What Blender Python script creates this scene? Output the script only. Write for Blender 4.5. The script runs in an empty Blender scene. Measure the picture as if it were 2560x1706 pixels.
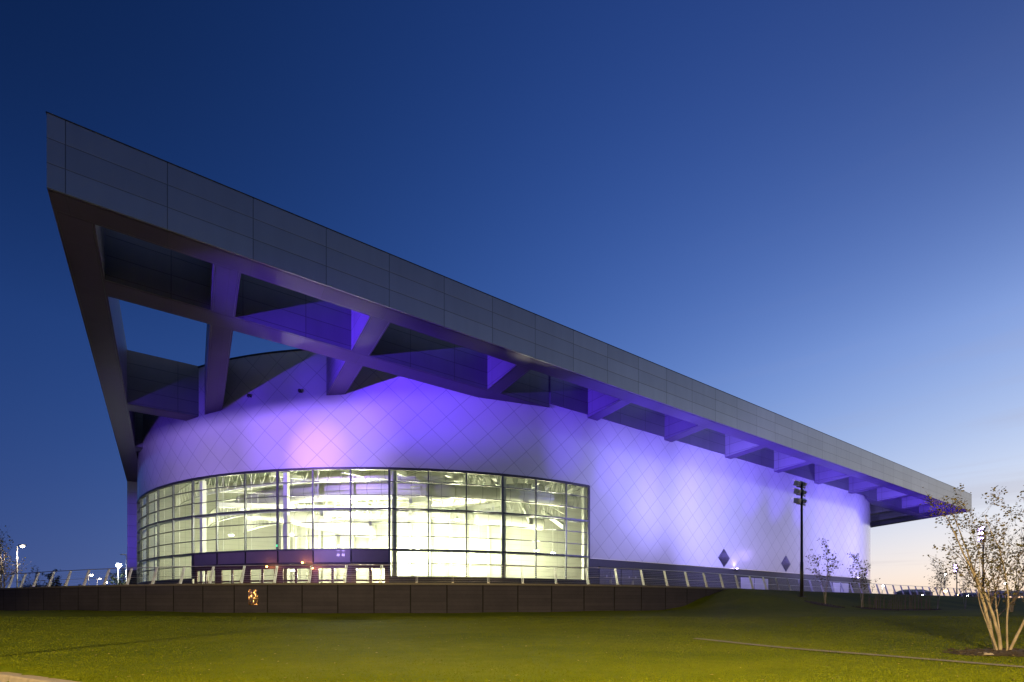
import bpy, math, random
import numpy as np
from mathutils import Vector, Matrix

R = random.Random(7)
scene = bpy.context.scene
col = scene.collection
PI = math.pi
rad = math.radians

# ------------------------------------------------------------------ frame of the arena
CA, SA = 0.8336, 0.5524            # long side of the arena in plan


def W(u, v, z=0.0):
    return (CA * u - SA * v, SA * u + CA * v, z)


def UV(x, y):
    return (CA * x + SA * y, -SA * x + CA * y)


RR = 35.95                          # radius of the rounded ends
CU, CV, CU2 = 30.9, 69.45, 86.0     # centres of the rounded ends
VF, ZF, ZT = 27.95, 17.73, 20.9    # fascia line, its lower and upper edge
UR = 121.6


def zsof(v):
    return ZF - 0.055 * (v - VF)


def uedge(v):
    return -5.1 - 0.03 * (v - VF)


PZ = 1.25                          # podium level (eye level is 0)

# ------------------------------------------------------------------ node helpers


class NT:
    def __init__(s, name):
        s.m = bpy.data.materials.new(name)
        s.m.use_nodes = True
        s.t = s.m.node_tree
        s.bsdf = s.t.nodes['Principled BSDF']
        s.out = s.t.nodes['Material Output']

    def n(s, typ, **kw):
        nd = s.t.nodes.new(typ)
        for k, v in kw.items():
            setattr(nd, k, v)
        return nd

    def put(s, sock, v):
        if hasattr(v, 'is_output'):
            s.t.links.new(v, sock)
        elif v is not None:
            sock.default_value = v

    def math(s, op, a, b=None, c=None, clamp=False):
        nd = s.n('ShaderNodeMath', operation=op, use_clamp=clamp)
        s.put(nd.inputs[0], a)
        if b is not None:
            s.put(nd.inputs[1], b)
        if c is not None:
            s.put(nd.inputs[2], c)
        return nd.outputs[0]

    def mix(s, f, a, b):
        nd = s.n('ShaderNodeMix', data_type='RGBA')
        s.put(nd.inputs[0], f)
        s.put(nd.inputs[6], a)
        s.put(nd.inputs[7], b)
        return nd.outputs[2]

    def noise(s, vec, scale, detail=3.0, rough=0.55, dist=0.0):
        nd = s.n('ShaderNodeTexNoise')
        s.put(nd.inputs['Vector'], vec)
        nd.inputs['Scale'].default_value = scale
        nd.inputs['Detail'].default_value = detail
        nd.inputs['Roughness'].default_value = rough
        nd.inputs['Distortion'].default_value = dist
        return nd.outputs[0]

    def ramp(s, f, a, b, lo=0.0, hi=1.0):
        nd = s.n('ShaderNodeMapRange')
        s.put(nd.inputs[0], f)
        nd.inputs[1].default_value = a
        nd.inputs[2].default_value = b
        nd.inputs[3].default_value = lo
        nd.inputs[4].default_value = hi
        return nd.outputs[0]

    def uv(s):
        tc = s.n('ShaderNodeTexCoord')
        sp = s.n('ShaderNodeSeparateXYZ')
        s.t.links.new(tc.outputs['UV'], sp.inputs[0])
        return sp.outputs[0], sp.outputs[1], tc.outputs['UV']

    def pos(s):
        return s.n('ShaderNodeNewGeometry').outputs['Position']

    def obj(s):
        return s.n('ShaderNodeTexCoord').outputs['Object']

    def bump(s, h, strength=0.3, dist=0.02):
        nd = s.n('ShaderNodeBump')
        nd.inputs['Strength'].default_value = strength
        nd.inputs['Distance'].default_value = dist
        s.put(nd.inputs['Height'], h)
        s.t.links.new(nd.outputs[0], s.bsdf.inputs['Normal'])
        return nd.outputs[0]

    def set(s, col=None, rough=None, metal=None, **kw):
        if col is not None:
            s.put(s.bsdf.inputs['Base Color'], col if hasattr(col, 'is_output') else (*col, 1))
        if rough is not None:
            s.put(s.bsdf.inputs['Roughness'], rough)
        if metal is not None:
            s.put(s.bsdf.inputs['Metallic'], metal)
        for k, v in kw.items():
            s.put(s.bsdf.inputs[k], v)
        return s.m


def rgba(c):
    return (c[0], c[1], c[2], 1.0)


def speckled(name, c, rough=0.5, metal=0.0, scale=6.0, amount=0.25, bump=0.0, coords='obj'):
    k = NT(name)
    p = k.obj() if coords == 'obj' else k.pos()
    n = k.noise(p, scale, 4.0)
    lo = tuple(x * (1 - amount) for x in c)
    hi = tuple(min(1, x * (1 + amount)) for x in c)
    k.set(k.mix(k.ramp(n, 0.3, 0.7), rgba(lo), rgba(hi)), k.ramp(n, 0.3, 0.7, rough * 0.85, min(1, rough * 1.15)), metal)
    if bump:
        k.bump(n, bump, 0.02)
    return k.m


def lineof(k, x, period, half, off=0.0):
    """1 on a thin line every `period` metres"""
    t = k.math('DIVIDE', k.math('SUBTRACT', x, off), period)
    f = k.math('FRACT', t)
    d = k.math('MULTIPLY', k.math('MINIMUM', f, k.math('SUBTRACT', 1.0, f)), period)
    return k.ramp(d, half * 0.5, half * 1.5, 1.0, 0.0), k.math('FLOOR', t)


def emission(name, c, strength):
    k = NT(name)
    e = k.n('ShaderNodeEmission')
    e.inputs[0].default_value = rgba(c)
    e.inputs[1].default_value = strength
    k.t.links.new(e.outputs[0], k.out.inputs[0])
    return k.m


M = {}

# diamond metal cladding
k = NT('diamond_cladding')
x, y, uvv = k.uv()
sx = k.math('DIVIDE', k.math('SUBTRACT', x, 33.36), 2.32)
sy = k.math('DIVIDE', k.math('SUBTRACT', y, 4.55), 2.2)
aa, bb = k.math('ADD', sx, sy), k.math('SUBTRACT', sx, sy)
l1, f1 = lineof(k, aa, 1.0, 0.013)
l2, f2 = lineof(k, bb, 1.0, 0.013)
ln = k.math('MAXIMUM', l1, l2)
wn = k.n('ShaderNodeTexWhiteNoise', noise_dimensions='2D')
cb = k.n('ShaderNodeCombineXYZ')
k.put(cb.inputs[0], f1)
k.put(cb.inputs[1], f2)
k.put(wn.inputs['Vector'], cb.outputs[0])
pn = k.math('ADD', k.math('MULTIPLY', wn.outputs['Value'], 0.7), k.math('MULTIPLY', k.noise(k.pos(), 0.5, 4.0), 0.6))
base = k.mix(k.ramp(pn, 0.1, 1.2), (0.50, 0.50, 0.53, 1), (0.53, 0.53, 0.555, 1))
k.set(k.mix(k.math('MULTIPLY', ln, 0.52), base, (0.12, 0.12, 0.16, 1)), k.ramp(pn, 0.1, 1.2, 0.13, 0.155), 0.08)
k.bump(k.math('SUBTRACT', k.math('MULTIPLY', k.noise(k.pos(), 0.35, 2.0), 0.5), ln), 0.10, 0.02)
M['clad'] = k.m

# flat panels of fascia / coffer faces


def panel_mat(name, c, rough, metal, pu, ou, pv, ov, half=0.016, dark=0.75):
    k = NT(name)
    x, y, uvv = k.uv()
    l1, f1 = lineof(k, x, pu, half, ou)
    l2, f2 = lineof(k, y, pv, half, ov)
    ln = k.math('MAXIMUM', l1, l2)
    wn = k.n('ShaderNodeTexWhiteNoise', noise_dimensions='2D')
    cb = k.n('ShaderNodeCombineXYZ')
    k.put(cb.inputs[0], f1)
    k.put(cb.inputs[1], f2)
    k.put(wn.inputs['Vector'], cb.outputs[0])
    streak = k.n('ShaderNodeMapping')
    streak.inputs['Scale'].default_value = (1.0, 1.0, 0.15)
    k.put(streak.inputs[0], k.pos())
    pn = k.math('ADD', k.math('MULTIPLY', wn.outputs['Value'], 0.5), k.math('MULTIPLY', k.noise(streak.outputs[0], 1.6, 4.0), 0.8))
    lo = tuple(v * 0.86 for v in c)
    hi = tuple(v * 1.12 for v in c)
    base = k.mix(k.ramp(pn, 0.15, 1.1), rgba(lo), rgba(hi))
    k.set(k.mix(k.math('MULTIPLY', ln, dark), base, (0.02, 0.02, 0.025, 1)), rough, metal)
    k.bump(k.math('MULTIPLY', ln, -1.0), 0.25, 0.02)
    return k.m


M['fascia'] = panel_mat('fascia_panels', (0.29, 0.29, 0.315), 0.33, 0.88, 3.575, -4.51, 1.057, ZF)
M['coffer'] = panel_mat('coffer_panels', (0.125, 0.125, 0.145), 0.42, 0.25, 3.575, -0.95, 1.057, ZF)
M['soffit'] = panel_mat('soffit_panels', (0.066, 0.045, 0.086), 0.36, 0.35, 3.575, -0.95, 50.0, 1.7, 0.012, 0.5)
M['crossface'] = panel_mat('cross_beam_panels', (0.20, 0.19, 0.22), 0.42, 0.2, 3.575, 29.3, 1.057, ZF)  # paler copy of the coffer panels: light on the cross beams put into colour
M['dark'] = speckled('dark_metal', (0.035, 0.035, 0.042), 0.45, 0.4, 3.0, 0.2)
M['frame'] = speckled('mullion_metal', (0.075, 0.08, 0.095), 0.4, 0.4, 3.0, 0.2)
M['base'] = panel_mat('ribbed_base', (0.045, 0.045, 0.052), 0.5, 0.2, 3.48, 0.6, 0.30, 0.0, 0.012, 0.45)
M['grey'] = speckled('service_door_paint', (0.13, 0.13, 0.135), 0.5, 0.1, 1.5, 0.08)
M['shutter'] = panel_mat('shutter_paint', (0.40, 0.39, 0.40), 0.45, 0.15, 1.4, 0.3, 0.62, 0.1, 0.01, 0.35)
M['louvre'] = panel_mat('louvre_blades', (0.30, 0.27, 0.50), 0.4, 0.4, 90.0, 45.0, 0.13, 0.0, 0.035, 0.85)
M['steel'] = speckled('brushed_steel', (0.56, 0.55, 0.54), 0.34, 0.75, 9.0, 0.12)
M['post'] = speckled('galvanised_post', (0.50, 0.485, 0.48), 0.42, 0.35, 7.0, 0.15)
M['coping'] = speckled('coping_stone', (0.065, 0.06, 0.058), 0.65, 0.0, 4.0, 0.25, 0.1)
M['mast'] = speckled('mast_paint', (0.05, 0.048, 0.05), 0.32, 0.5, 2.0, 0.15)
M['head'] = speckled('lamp_housing', (0.5, 0.5, 0.51), 0.32, 0.7, 4.0, 0.2)
M['white'] = speckled('white_steel', (0.74, 0.75, 0.66), 0.5, 0.0, 2.0, 0.06)
M['doorframe'] = speckled('entrance_frame', (0.10, 0.055, 0.045), 0.42, 0.2, 4.0, 0.2)
M['tile'] = speckled('podium_paving', (0.07, 0.065, 0.065), 0.7, 0.0, 3.0, 0.25)
M['hall_floor'] = speckled('hall_floor', (0.42, 0.40, 0.33), 0.35, 0.0, 1.0, 0.1)
M['green'] = emission('exit_light', (0.1, 1.0, 0.5), 1.2)

# blockwork of the retaining wall (uv: metres along, metres up)
k = NT('retaining_blockwork')
x, y, uvv = k.uv()
l1, f1 = lineof(k, x, 2.16, 0.036, 0.0)
l2, f2 = lineof(k, y, 0.235, 0.011, 0.02)
wn = k.n('ShaderNodeTexWhiteNoise', noise_dimensions='2D')
cb = k.n('ShaderNodeCombineXYZ')
k.put(cb.inputs[0], f1)
k.put(cb.inputs[1], f2)
k.put(wn.inputs['Vector'], cb.outputs[0])
n1 = k.noise(k.pos(), 0.8, 5.0, 0.6)
n2 = k.noise(k.pos(), 9.0, 4.0, 0.7)
pn = k.math('ADD', k.math('ADD', k.math('MULTIPLY', wn.outputs['Value'], 0.3), n1), k.math('MULTIPLY', n2, 0.5))
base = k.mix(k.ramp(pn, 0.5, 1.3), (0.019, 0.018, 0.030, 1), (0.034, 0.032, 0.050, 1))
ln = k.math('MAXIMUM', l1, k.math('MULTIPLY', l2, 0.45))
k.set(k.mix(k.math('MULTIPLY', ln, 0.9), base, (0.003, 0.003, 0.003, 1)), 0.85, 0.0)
k.bsdf.inputs['Specular IOR Level'].default_value = 0.15
k.bump(k.math('SUBTRACT', k.math('MULTIPLY', n2, 0.3), ln), 0.4, 0.02)
M['block'] = k.m

# hall inside: pale ribbed wall, ceiling, ducts
k = NT('hall_wall')
x, y, uvv = k.uv()
l1, f1 = lineof(k, x, 5.6, 0.03, 0.0)
l2, f2 = lineof(k, y, 0.62, 0.018, 0.0)
n1 = k.noise(k.pos(), 0.4, 3.0)
base = k.mix(k.ramp(n1, 0.3, 0.7), (0.58, 0.58, 0.49, 1), (0.66, 0.66, 0.57, 1))
k.set(k.mix(k.math('MULTIPLY', k.math('MAXIMUM', l1, l2), 0.35), base, (0.2, 0.22, 0.18, 1)), 0.6)
M['hall_wall'] = k.m
k = NT('hall_ceiling')
x, y, uvv = k.uv()
l2, f2 = lineof(k, y, 1.2, 0.10, 0.0)
k.set(k.mix(k.math('MULTIPLY', l2, 0.5), (0.22, 0.24, 0.20, 1), (0.09, 0.10, 0.085, 1)), 0.7)
M['hall_ceiling'] = k.m
k = NT('duct_metal')
x, y, uvv = k.uv()
l1, f1 = lineof(k, x, 1.3, 0.03, 0.0)
n1 = k.noise(k.pos(), 1.0, 3.0)
base = k.mix(k.ramp(n1, 0.3, 0.7), (0.70, 0.70, 0.60, 1), (0.76, 0.76, 0.66, 1))
k.set(k.mix(k.math('MULTIPLY', l1, 0.7), base, (0.28, 0.29, 0.24, 1)), 0.45, 0.1)
M['duct'] = k.m

# glass


def glass_mat(name, tint, ior=1.5, add=0.0):
    k = NT(name)
    tr = k.n('ShaderNodeBsdfTransparent')
    tr.inputs[0].default_value = rgba(tint)
    gl = k.n('ShaderNodeBsdfGlossy')
    gl.inputs['Roughness'].default_value = 0.015
    fr = k.n('ShaderNodeFresnel')
    fr.inputs[0].default_value = ior
    n = k.noise(k.pos(), 0.35, 1.0)
    bp = k.n('ShaderNodeBump')
    bp.inputs['Strength'].default_value = 0.02
    bp.inputs['Distance'].default_value = 0.05
    k.put(bp.inputs['Height'], n)
    k.t.links.new(bp.outputs[0], gl.inputs['Normal'])
    mx = k.n('ShaderNodeMixShader')
    k.put(mx.inputs[0], k.math('ADD', k.math('MULTIPLY', fr.outputs[0], 1.6), add, clamp=True))
    k.t.links.new(tr.outputs[0], mx.inputs[1])
    k.t.links.new(gl.outputs[0], mx.inputs[2])
    k.t.links.new(mx.outputs[0], k.out.inputs[0])
    return k.m


M['glass'] = glass_mat('curtain_glass', (0.86, 0.92, 0.86))
M['doorglass'] = glass_mat('door_glass', (0.84, 0.88, 0.80))
k = NT('spandrel_glass')
k.set(k.mix(k.ramp(k.noise(k.pos(), 0.6), 0.3, 0.7), (0.15, 0.115, 0.12, 1), (0.18, 0.135, 0.14, 1)), 0.35, 0.0)
k.bsdf.inputs['Coat Weight'].default_value = 1.0
k.bsdf.inputs['Coat Roughness'].default_value = 0.0
M['spandrel'] = k.m

# grass
k = NT('lawn_grass')
p = k.pos()
mp = k.n('ShaderNodeMapping')
mp.inputs['Rotation'].default_value = (0, 0, rad(20))
mp.inputs['Scale'].default_value = (0.35, 1.0, 1.0)
k.put(mp.inputs[0], p)
nb = k.noise(mp.outputs[0], 0.35, 5.0, 0.6, 0.4)
nm = k.noise(p, 2.2, 5.0, 0.65)
nf = k.noise(p, 26.0, 4.0, 0.7)
t = k.math('ADD', k.math('ADD', k.math('MULTIPLY', nb, 0.95), k.math('MULTIPLY', nm, 0.4)), k.math('MULTIPLY', nf, 0.3))
c1 = k.mix(k.ramp(t, 0.58, 1.05), (0.040, 0.061, 0.003, 1), (0.094, 0.114, 0.005, 1))
k.set(k.mix(k.math('MULTIPLY', k.ramp(nm, 0.60, 0.74), 0.35), c1, (0.11, 0.11, 0.02, 1)), 0.75)
k.bsdf.inputs['Specular IOR Level'].default_value = 0.03
k.bump(k.math('ADD', nf, k.math('MULTIPLY', nm, 1.2)), 0.45, 0.04)
M['lawn'] = k.m
k = NT('grass_blade')
nb = k.noise(k.pos(), 0.9, 4.0, 0.6)
nf = k.noise(k.pos(), 40.0, 2.0, 0.6)
k.set(k.mix(k.ramp(k.math('ADD', nb, k.math('MULTIPLY', nf, 0.7)), 0.55, 1.15), (0.064, 0.083, 0.003, 1), (0.119, 0.137, 0.006, 1)), 0.8)
k.bsdf.inputs['Specular IOR Level'].default_value = 0.05
M['blade'] = k.m
M['mulch'] = speckled('bark_mulch', (0.022, 0.014, 0.009), 0.9, 0.0, 14.0, 0.6, 0.8, 'pos')
M['asphalt'] = speckled('asphalt', (0.05, 0.047, 0.045), 0.75, 0.0, 22.0, 0.35, 0.4, 'pos')
M['kerb'] = speckled('kerb_concrete', (0.19, 0.165, 0.155), 0.75, 0.0, 8.0, 0.18, 0.2, 'pos')
M['edging'] = speckled('edging_concrete', (0.11, 0.10, 0.095), 0.8, 0.0, 6.0, 0.3, 0.3, 'pos')
M['hill'] = speckled('far_hill', (0.09, 0.10, 0.14), 0.9, 0.0, 0.01, 0.2)

# bark and leaves
k = NT('birch_bark')
x, y, uvv = k.uv()
mp = k.n('ShaderNodeMapping')
mp.inputs['Scale'].default_value = (3.0, 3.0, 22.0)
k.put(mp.inputs[0], k.pos())
n1 = k.noise(mp.outputs[0], 1.6, 4.0, 0.65)
n2 = k.noise(k.pos(), 3.0, 3.0)
b0 = k.mix(k.ramp(n2, 0.35, 0.65), (0.17, 0.135, 0.115, 1), (0.29, 0.245, 0.215, 1))
k.set(k.mix(k.ramp(n1, 0.60, 0.70), b0, (0.07, 0.055, 0.05, 1)), 0.7)
k.bump(n1, 0.4, 0.01)
M['bark'] = k.m
M['bark_dark'] = speckled('brown_bark', (0.13, 0.10, 0.085), 0.8, 0.0, 12.0, 0.4, 0.3)
M['twig'] = speckled('twig_bark', (0.10, 0.068, 0.055), 0.8, 0.0, 12.0, 0.3)


def leaf_mat(name, lo, hi):
    k = NT(name)
    n = k.noise(k.pos(), 3.5, 3.0, 0.7)
    c = k.mix(k.ramp(n, 0.35, 0.65), rgba(lo), rgba(hi))
    k.set(c, 0.55)
    tl = k.n('ShaderNodeBsdfTranslucent')
    k.put(tl.inputs[0], c)
    mx = k.n('ShaderNodeMixShader')
    mx.inputs[0].default_value = 0.3
    k.t.links.new(k.bsdf.outputs[0], mx.inputs[1])
    k.t.links.new(tl.outputs[0], mx.inputs[2])
    k.t.links.new(mx.outputs[0], k.out.inputs[0])
    return k.m


M['leaf'] = leaf_mat('birch_leaves', (0.026, 0.032, 0.010), (0.115, 0.085, 0.022))
M['leaf_green'] = leaf_mat('dark_leaves', (0.02, 0.035, 0.014), (0.06, 0.08, 0.025))

# wavy polished plate on the wall
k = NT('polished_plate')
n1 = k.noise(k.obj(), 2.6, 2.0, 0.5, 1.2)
k.set((0.85, 0.50, 0.24), 0.2, 1.0)  # orange of the reflected sodium lamps painted into the steel's base colour
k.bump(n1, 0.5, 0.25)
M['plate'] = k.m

# ------------------------------------------------------------------ object helpers
WL = {}                                      # world location of parents


def finish(o, parent, loc=None):
    col.objects.link(o)
    if parent is not None:
        o.parent = parent
        pl = WL.get(parent.name, Vector((0, 0, 0)))
        if loc is None:
            o.location = -pl
            WL[o.name] = Vector((0, 0, 0))
        else:
            o.location = loc
            WL[o.name] = pl + Vector(loc)
    else:
        if loc is not None:
            o.location = loc
        WL[o.name] = Vector(o.location)
    return o


class MB:
    def __init__(s):
        s.v, s.f, s.uv, s.mi = [], [], [], []

    def face(s, pts, uvs=None):
        b = len(s.v)
        s.v += [tuple(p) for p in pts]
        s.f.append(tuple(range(b, b + len(pts))))
        s.uv.append(uvs if uvs else [(0.0, 0.0)] * len(pts))

    def hexa(s, lo, hi, uvlo=None, uvhi=None):
        """prism from two matching rings (world points); side faces get uvs if rings of (s) are given"""
        n = len(lo)
        for i in range(n):
            j = (i + 1) % n
            a, b, c, d = lo[i], lo[j], hi[j], hi[i]
            L = (Vector(b) - Vector(a)).length
            H = (Vector(d) - Vector(a)).length
            s.face((a, b, c, d), [(0, 0), (L, 0), (L, H), (0, H)])
        s.face(list(reversed(lo)))
        s.face(hi)

    def box(s, c, size, rot=0.0):
        cx, cy, cz = c
        hx, hy, hz = size[0] / 2, size[1] / 2, size[2] / 2
        cr, sr = math.cos(rot), math.sin(rot)
        def P(x, y, z):
            return (cx + x * cr - y * sr, cy + x * sr + y * cr, cz + z)
        lo = [P(-hx, -hy, -hz), P(hx, -hy, -hz), P(hx, hy, -hz), P(-hx, hy, -hz)]
        hi = [P(-hx, -hy, hz), P(hx, -hy, hz), P(hx, hy, hz), P(-hx, hy, hz)]
        s.hexa(lo, hi)

    def boxm(s, mat, size):
        hx, hy, hz = size[0] / 2, size[1] / 2, size[2] / 2
        P = lambda x, y, z: tuple(mat @ Vector((x, y, z)))
        lo = [P(-hx, -hy, -hz), P(hx, -hy, -hz), P(hx, hy, -hz), P(-hx, hy, -hz)]
        hi = [P(-hx, -hy, hz), P(hx, -hy, hz), P(hx, hy, hz), P(-hx, hy, hz)]
        s.hexa(lo, hi)

    def bar(s, a, b, w, h=None):
        """rectangular bar from a to b"""
        a, b = Vector(a), Vector(b)
        d = b - a
        h = h or w
        q = d.to_track_quat('X', 'Z').to_matrix().to_4x4()
        q.translation = (a + b) / 2
        s.boxm(q, (d.length, w, h))

    def tube(s, pts, rads, n=8, cap=True):
        pts = [Vector(p) for p in pts]
        if not isinstance(rads, (list, tuple)):
            rads = [rads] * len(pts)
        m = len(pts)
        rings = []
        base = len(s.v)
        L = 0.0
        lens = []
        prev = None
        for i in range(m):
            d = (pts[min(i + 1, m - 1)] - pts[max(i - 1, 0)])
            d.normalize()
            if prev is None:
                ref = Vector((0, 0, 1)) if abs(d.z) < 0.9 else Vector((1, 0, 0))
                xx = d.cross(ref).normalized()
            else:
                xx = (prev - d * prev.dot(d))
                if xx.length < 1e-6:
                    xx = d.orthogonal()
                xx.normalize()
            prev = xx
            yy = d.cross(xx)
            if i:
                L += (pts[i] - pts[i - 1]).length
            lens.append(L)
            for j in range(n):
                a = 2 * PI * j / n
                s.v.append(tuple(pts[i] + (xx * math.cos(a) + yy * math.sin(a)) * rads[i]))
        for i in range(m - 1):
            for j in range(n):
                k2 = (j + 1) % n
                s.f.append((base + i * n + j, base + i * n + k2, base + (i + 1) * n + k2, base + (i + 1) * n + j))
                s.uv.append([(lens[i], j / n), (lens[i], (j + 1) / n), (lens[i + 1], (j + 1) / n), (lens[i + 1], j / n)])
        if cap:
            s.f.append(tuple(base + j for j in reversed(range(n))))
            s.uv.append([(0, 0)] * n)
            s.f.append(tuple(base + (m - 1) * n + j for j in range(n)))
            s.uv.append([(0, 0)] * n)

    def mesh(s, name, mat, smooth=False):
        me = bpy.data.meshes.new(name)
        me.from_pydata(s.v, [], s.f)
        ul = me.uv_layers.new(name='UVMap')
        flat = [c for f in s.uv for p in f for c in p]
        ul.data.foreach_set('uv', flat)
        if mat is not None:
            me.materials.append(mat)
        if smooth:
            me.polygons.foreach_set('use_smooth', [True] * len(me.polygons))
        me.update()
        return me

    def build(s, name, mat, parent=None, smooth=False, loc=None):
        return finish(bpy.data.objects.new(name, s.mesh(name, mat, smooth)), parent, loc)


def tag(o, label=None, cat=None, group=None, kind=None):
    for kk, vv in (('label', label), ('category', cat), ('group', group), ('kind', kind)):
        if vv:
            o[kk] = vv
    return o


def empty(name, loc, rz=0.0):
    o = bpy.data.objects.new(name, None)
    o.empty_display_size = 0.3
    o.rotation_euler = (0, 0, rz)
    return finish(o, None, loc)


def copy_tree(o, parent=None):
    c = o.copy()
    col.objects.link(c)
    if parent is not None:
        c.parent = parent
    for ch in [q for q in list(bpy.data.objects) if q.parent == o]:
        copy_tree(ch, c)
    return c


def light(kind, name, loc, energy, color, target=None, size=0.2, cone=60, blend=0.6):
    d = bpy.data.lights.new(name, kind)
    d.energy = energy
    d.color = color
    o = bpy.data.objects.new(name, d)
    o.location = loc
    if kind == 'SPOT':
        d.spot_size = rad(cone)
        d.spot_blend = blend
        d.shadow_soft_size = size
    elif kind == 'POINT':
        d.shadow_soft_size = size
    elif kind == 'AREA':
        d.size = size
    if target is not None:
        o.rotation_euler = (Vector(target) - Vector(loc)).to_track_quat('-Z', 'Y').to_euler()
    col.objects.link(o)
    return o


# ------------------------------------------------------------------ outline of the arena wall


def outline(rr, u0=None):
    """front outline from the left tangent round to the right tangent: list of (u, v, s)"""
    pts = []
    for i in range(0, 61):
        th = -PI / 2 + (PI / 2) * i / 60
        pts.append((CU + rr * math.sin(th), CV - rr * math.cos(th), CU + RR * th))
    for i in range(1, 12):
        u = CU + (CU2 - CU) * i / 12
        pts.append((u, CV - rr, u))
    for i in range(0, 61):
        th = (PI / 2) * i / 60
        pts.append((CU2 + rr * math.sin(th), CV - rr * math.cos(th), CU2 + RR * th))
    return pts


def full_outline(rr):
    f = outline(rr)
    back = [(u, 2 * CV - v, 400 - s) for (u, v, s) in reversed(f[1:-1])]
    return f, back


def vwall(u):
    if u < CU:
        d = CU - u
        return CV - math.sqrt(max(0, RR * RR - d * d)) if d < RR else None
    if u > CU2:
        d = u - CU2
        return CV - math.sqrt(max(0, RR * RR - d * d)) if d < RR else None
    return CV - RR


def uwall_left(v):
    return CU - math.sqrt(max(0, RR * RR - (CV - v) ** 2))


def uwall_right(v):
    return CU2 + math.sqrt(max(0, RR * RR - (CV - v) ** 2))


def cyl(th, r, z):
    return W(CU + r * math.sin(th), CV - r * math.cos(th), z)


# ================================================================== THE ARENA
arena = empty('sports_arena', W(45, 60, PZ))
tag(arena, 'huge sports arena with violet lit diamond cladding, wide overhanging roof and glowing curved glass front', 'arena')

GZ0, GZ1, BZ = 2.42, 11.2, 4.5           # glazing sill, head; top of dark base
ZW = 20.75
f, back = full_outline(RR)
mb = MB()
loop = f + back


def strip(mb, seq, z0, z1, flip=False):
    for a, b in zip(seq[:-1], seq[1:]):
        s0, s1 = a[2], b[2]
        p = (W(a[0], a[1], z0), W(b[0], b[1], z0), W(b[0], b[1], z1), W(a[0], a[1], z1))
        mb.face(p, [(s0, z0), (s1, z0), (s1, z1), (s0, z1)])


left = [p for p in f if p[2] <= CU + 1e-6]
right = [p for p in f if p[2] >= CU - 1e-6]
bk = [f[-1]] + back + [f[0]]
strip(mb, left, GZ1, ZW)
strip(mb, right, BZ, ZW)
bk2 = [(u, v, i * 1.0) for i, (u, v, s) in enumerate(bk)]
strip(mb, bk2, BZ, ZW)
clad = mb.build('wall_cladding', M['clad'], arena, True)
# parapet rim
mb = MB()
fo, fi = outline(RR + 0.06), outline(RR - 0.3)
for a, b, c, d in zip(fo[:-1], fo[1:], fi[1:], fi[:-1]):
    lo = [W(a[0], a[1], ZW), W(b[0], b[1], ZW), W(c[0], c[1], ZW), W(d[0], d[1], ZW)]
    hi = [(p[0], p[1], ZW + 0.12) for p in lo]
    mb.hexa(lo, hi)
mb.build('parapet_rim', M['dark'], arena)
# roof deck inside the parapet
mb = MB()
ff, bb2 = full_outline(RR - 0.35)
pts = [W(p[0], p[1], ZW - 0.35) for p in ff + bb2]
mb.face(pts)
mb.build('roof_deck', M['dark'], arena)

# dark ribbed base, set back a little
mb = MB()
fb, bb3 = full_outline(RR - 0.06)
rightb = [p for p in fb if p[2] >= CU - 1e-6]
strip(mb, rightb, PZ - 0.3, BZ + 0.02)
strip(mb, [(u, v, i * 1.0) for i, (u, v, s) in enumerate([fb[-1]] + bb3 + [fb[0]])], PZ - 0.3, BZ + 0.02)
base = mb.build('base_wall', M['base'], arena)
mb = MB()                                   # drip edge between base and cladding
fo = [p for p in outline(RR + 0.05) if p[2] >= CU - 1e-6]
fi = [p for p in outline(RR - 0.05) if p[2] >= CU - 1e-6]
for a, b, c, d in zip(fo[:-1], fo[1:], fi[1:], fi[:-1]):
    lo = [W(a[0], a[1], BZ - 0.07), W(b[0], b[1], BZ - 0.07), W(c[0], c[1], BZ - 0.07), W(d[0], d[1], BZ - 0.07)]
    mb.hexa(lo, [(p[0], p[1], BZ - 0.004) for p in lo])
mb.build('drip_edge', M['steel'], arena)

# plinth below the glass, either side of the doors
TH = lambda j: rad(0.54 - 4.963 * j)
for a0, a1 in ((-90.0, -59.02), (-29.24, -0.2)):
    mb = MB()
    for i in range(20):
        t0, t1 = rad(a0 + (a1 - a0) * i / 20), rad(a0 + (a1 - a0) * (i + 1) / 20)
        mb.face((cyl(t0, RR - 0.02, PZ - 0.3), cyl(t1, RR - 0.02, PZ - 0.3), cyl(t1, RR - 0.02, GZ0), cyl(t0, RR - 0.02, GZ0)),
                [(RR * t0, 0), (RR * t1, 0), (RR * t1, 1.5), (RR * t0, 1.5)])
    mb.build('glazing_plinth', M['base'], arena)

# curtain wall
ROWS = [2.42, 3.5, 4.6, 5.7, 6.8, 7.9, 9.0, 10.1, 11.2]
cw = MB()
for j in range(0, 18):
    t0, t1 = TH(j + 1), TH(j) if j else rad(-0.2)
    z0 = 4.62 if 6 <= j < 12 else GZ0
    cw.face((cyl(t0, RR - 0.09, z0), cyl(t1, RR - 0.09, z0), cyl(t1, RR - 0.09, GZ1), cyl(t0, RR - 0.09, GZ1)))
curtain = cw.build('curtain_wall', M['glass'], arena)
for j in range(0, 19):
    t = TH(j) if j else rad(-0.2)
    z0 = GZ0 if (j <= 6 or j >= 12) else 4.6
    mb = MB()
    wdt = 0.16 if j % 3 == 0 else 0.10
    q = Matrix.Rotation(math.atan2(SA, CA) + t, 4, 'Z')
    q.translation = Vector(cyl(t, RR - 0.06, (z0 + GZ1) / 2))
    mb.boxm(q, (wdt if j else 0.22, 0.18, GZ1 - z0))
    mb.build('mullion', M['frame'] if j else M['dark'], curtain)
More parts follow.
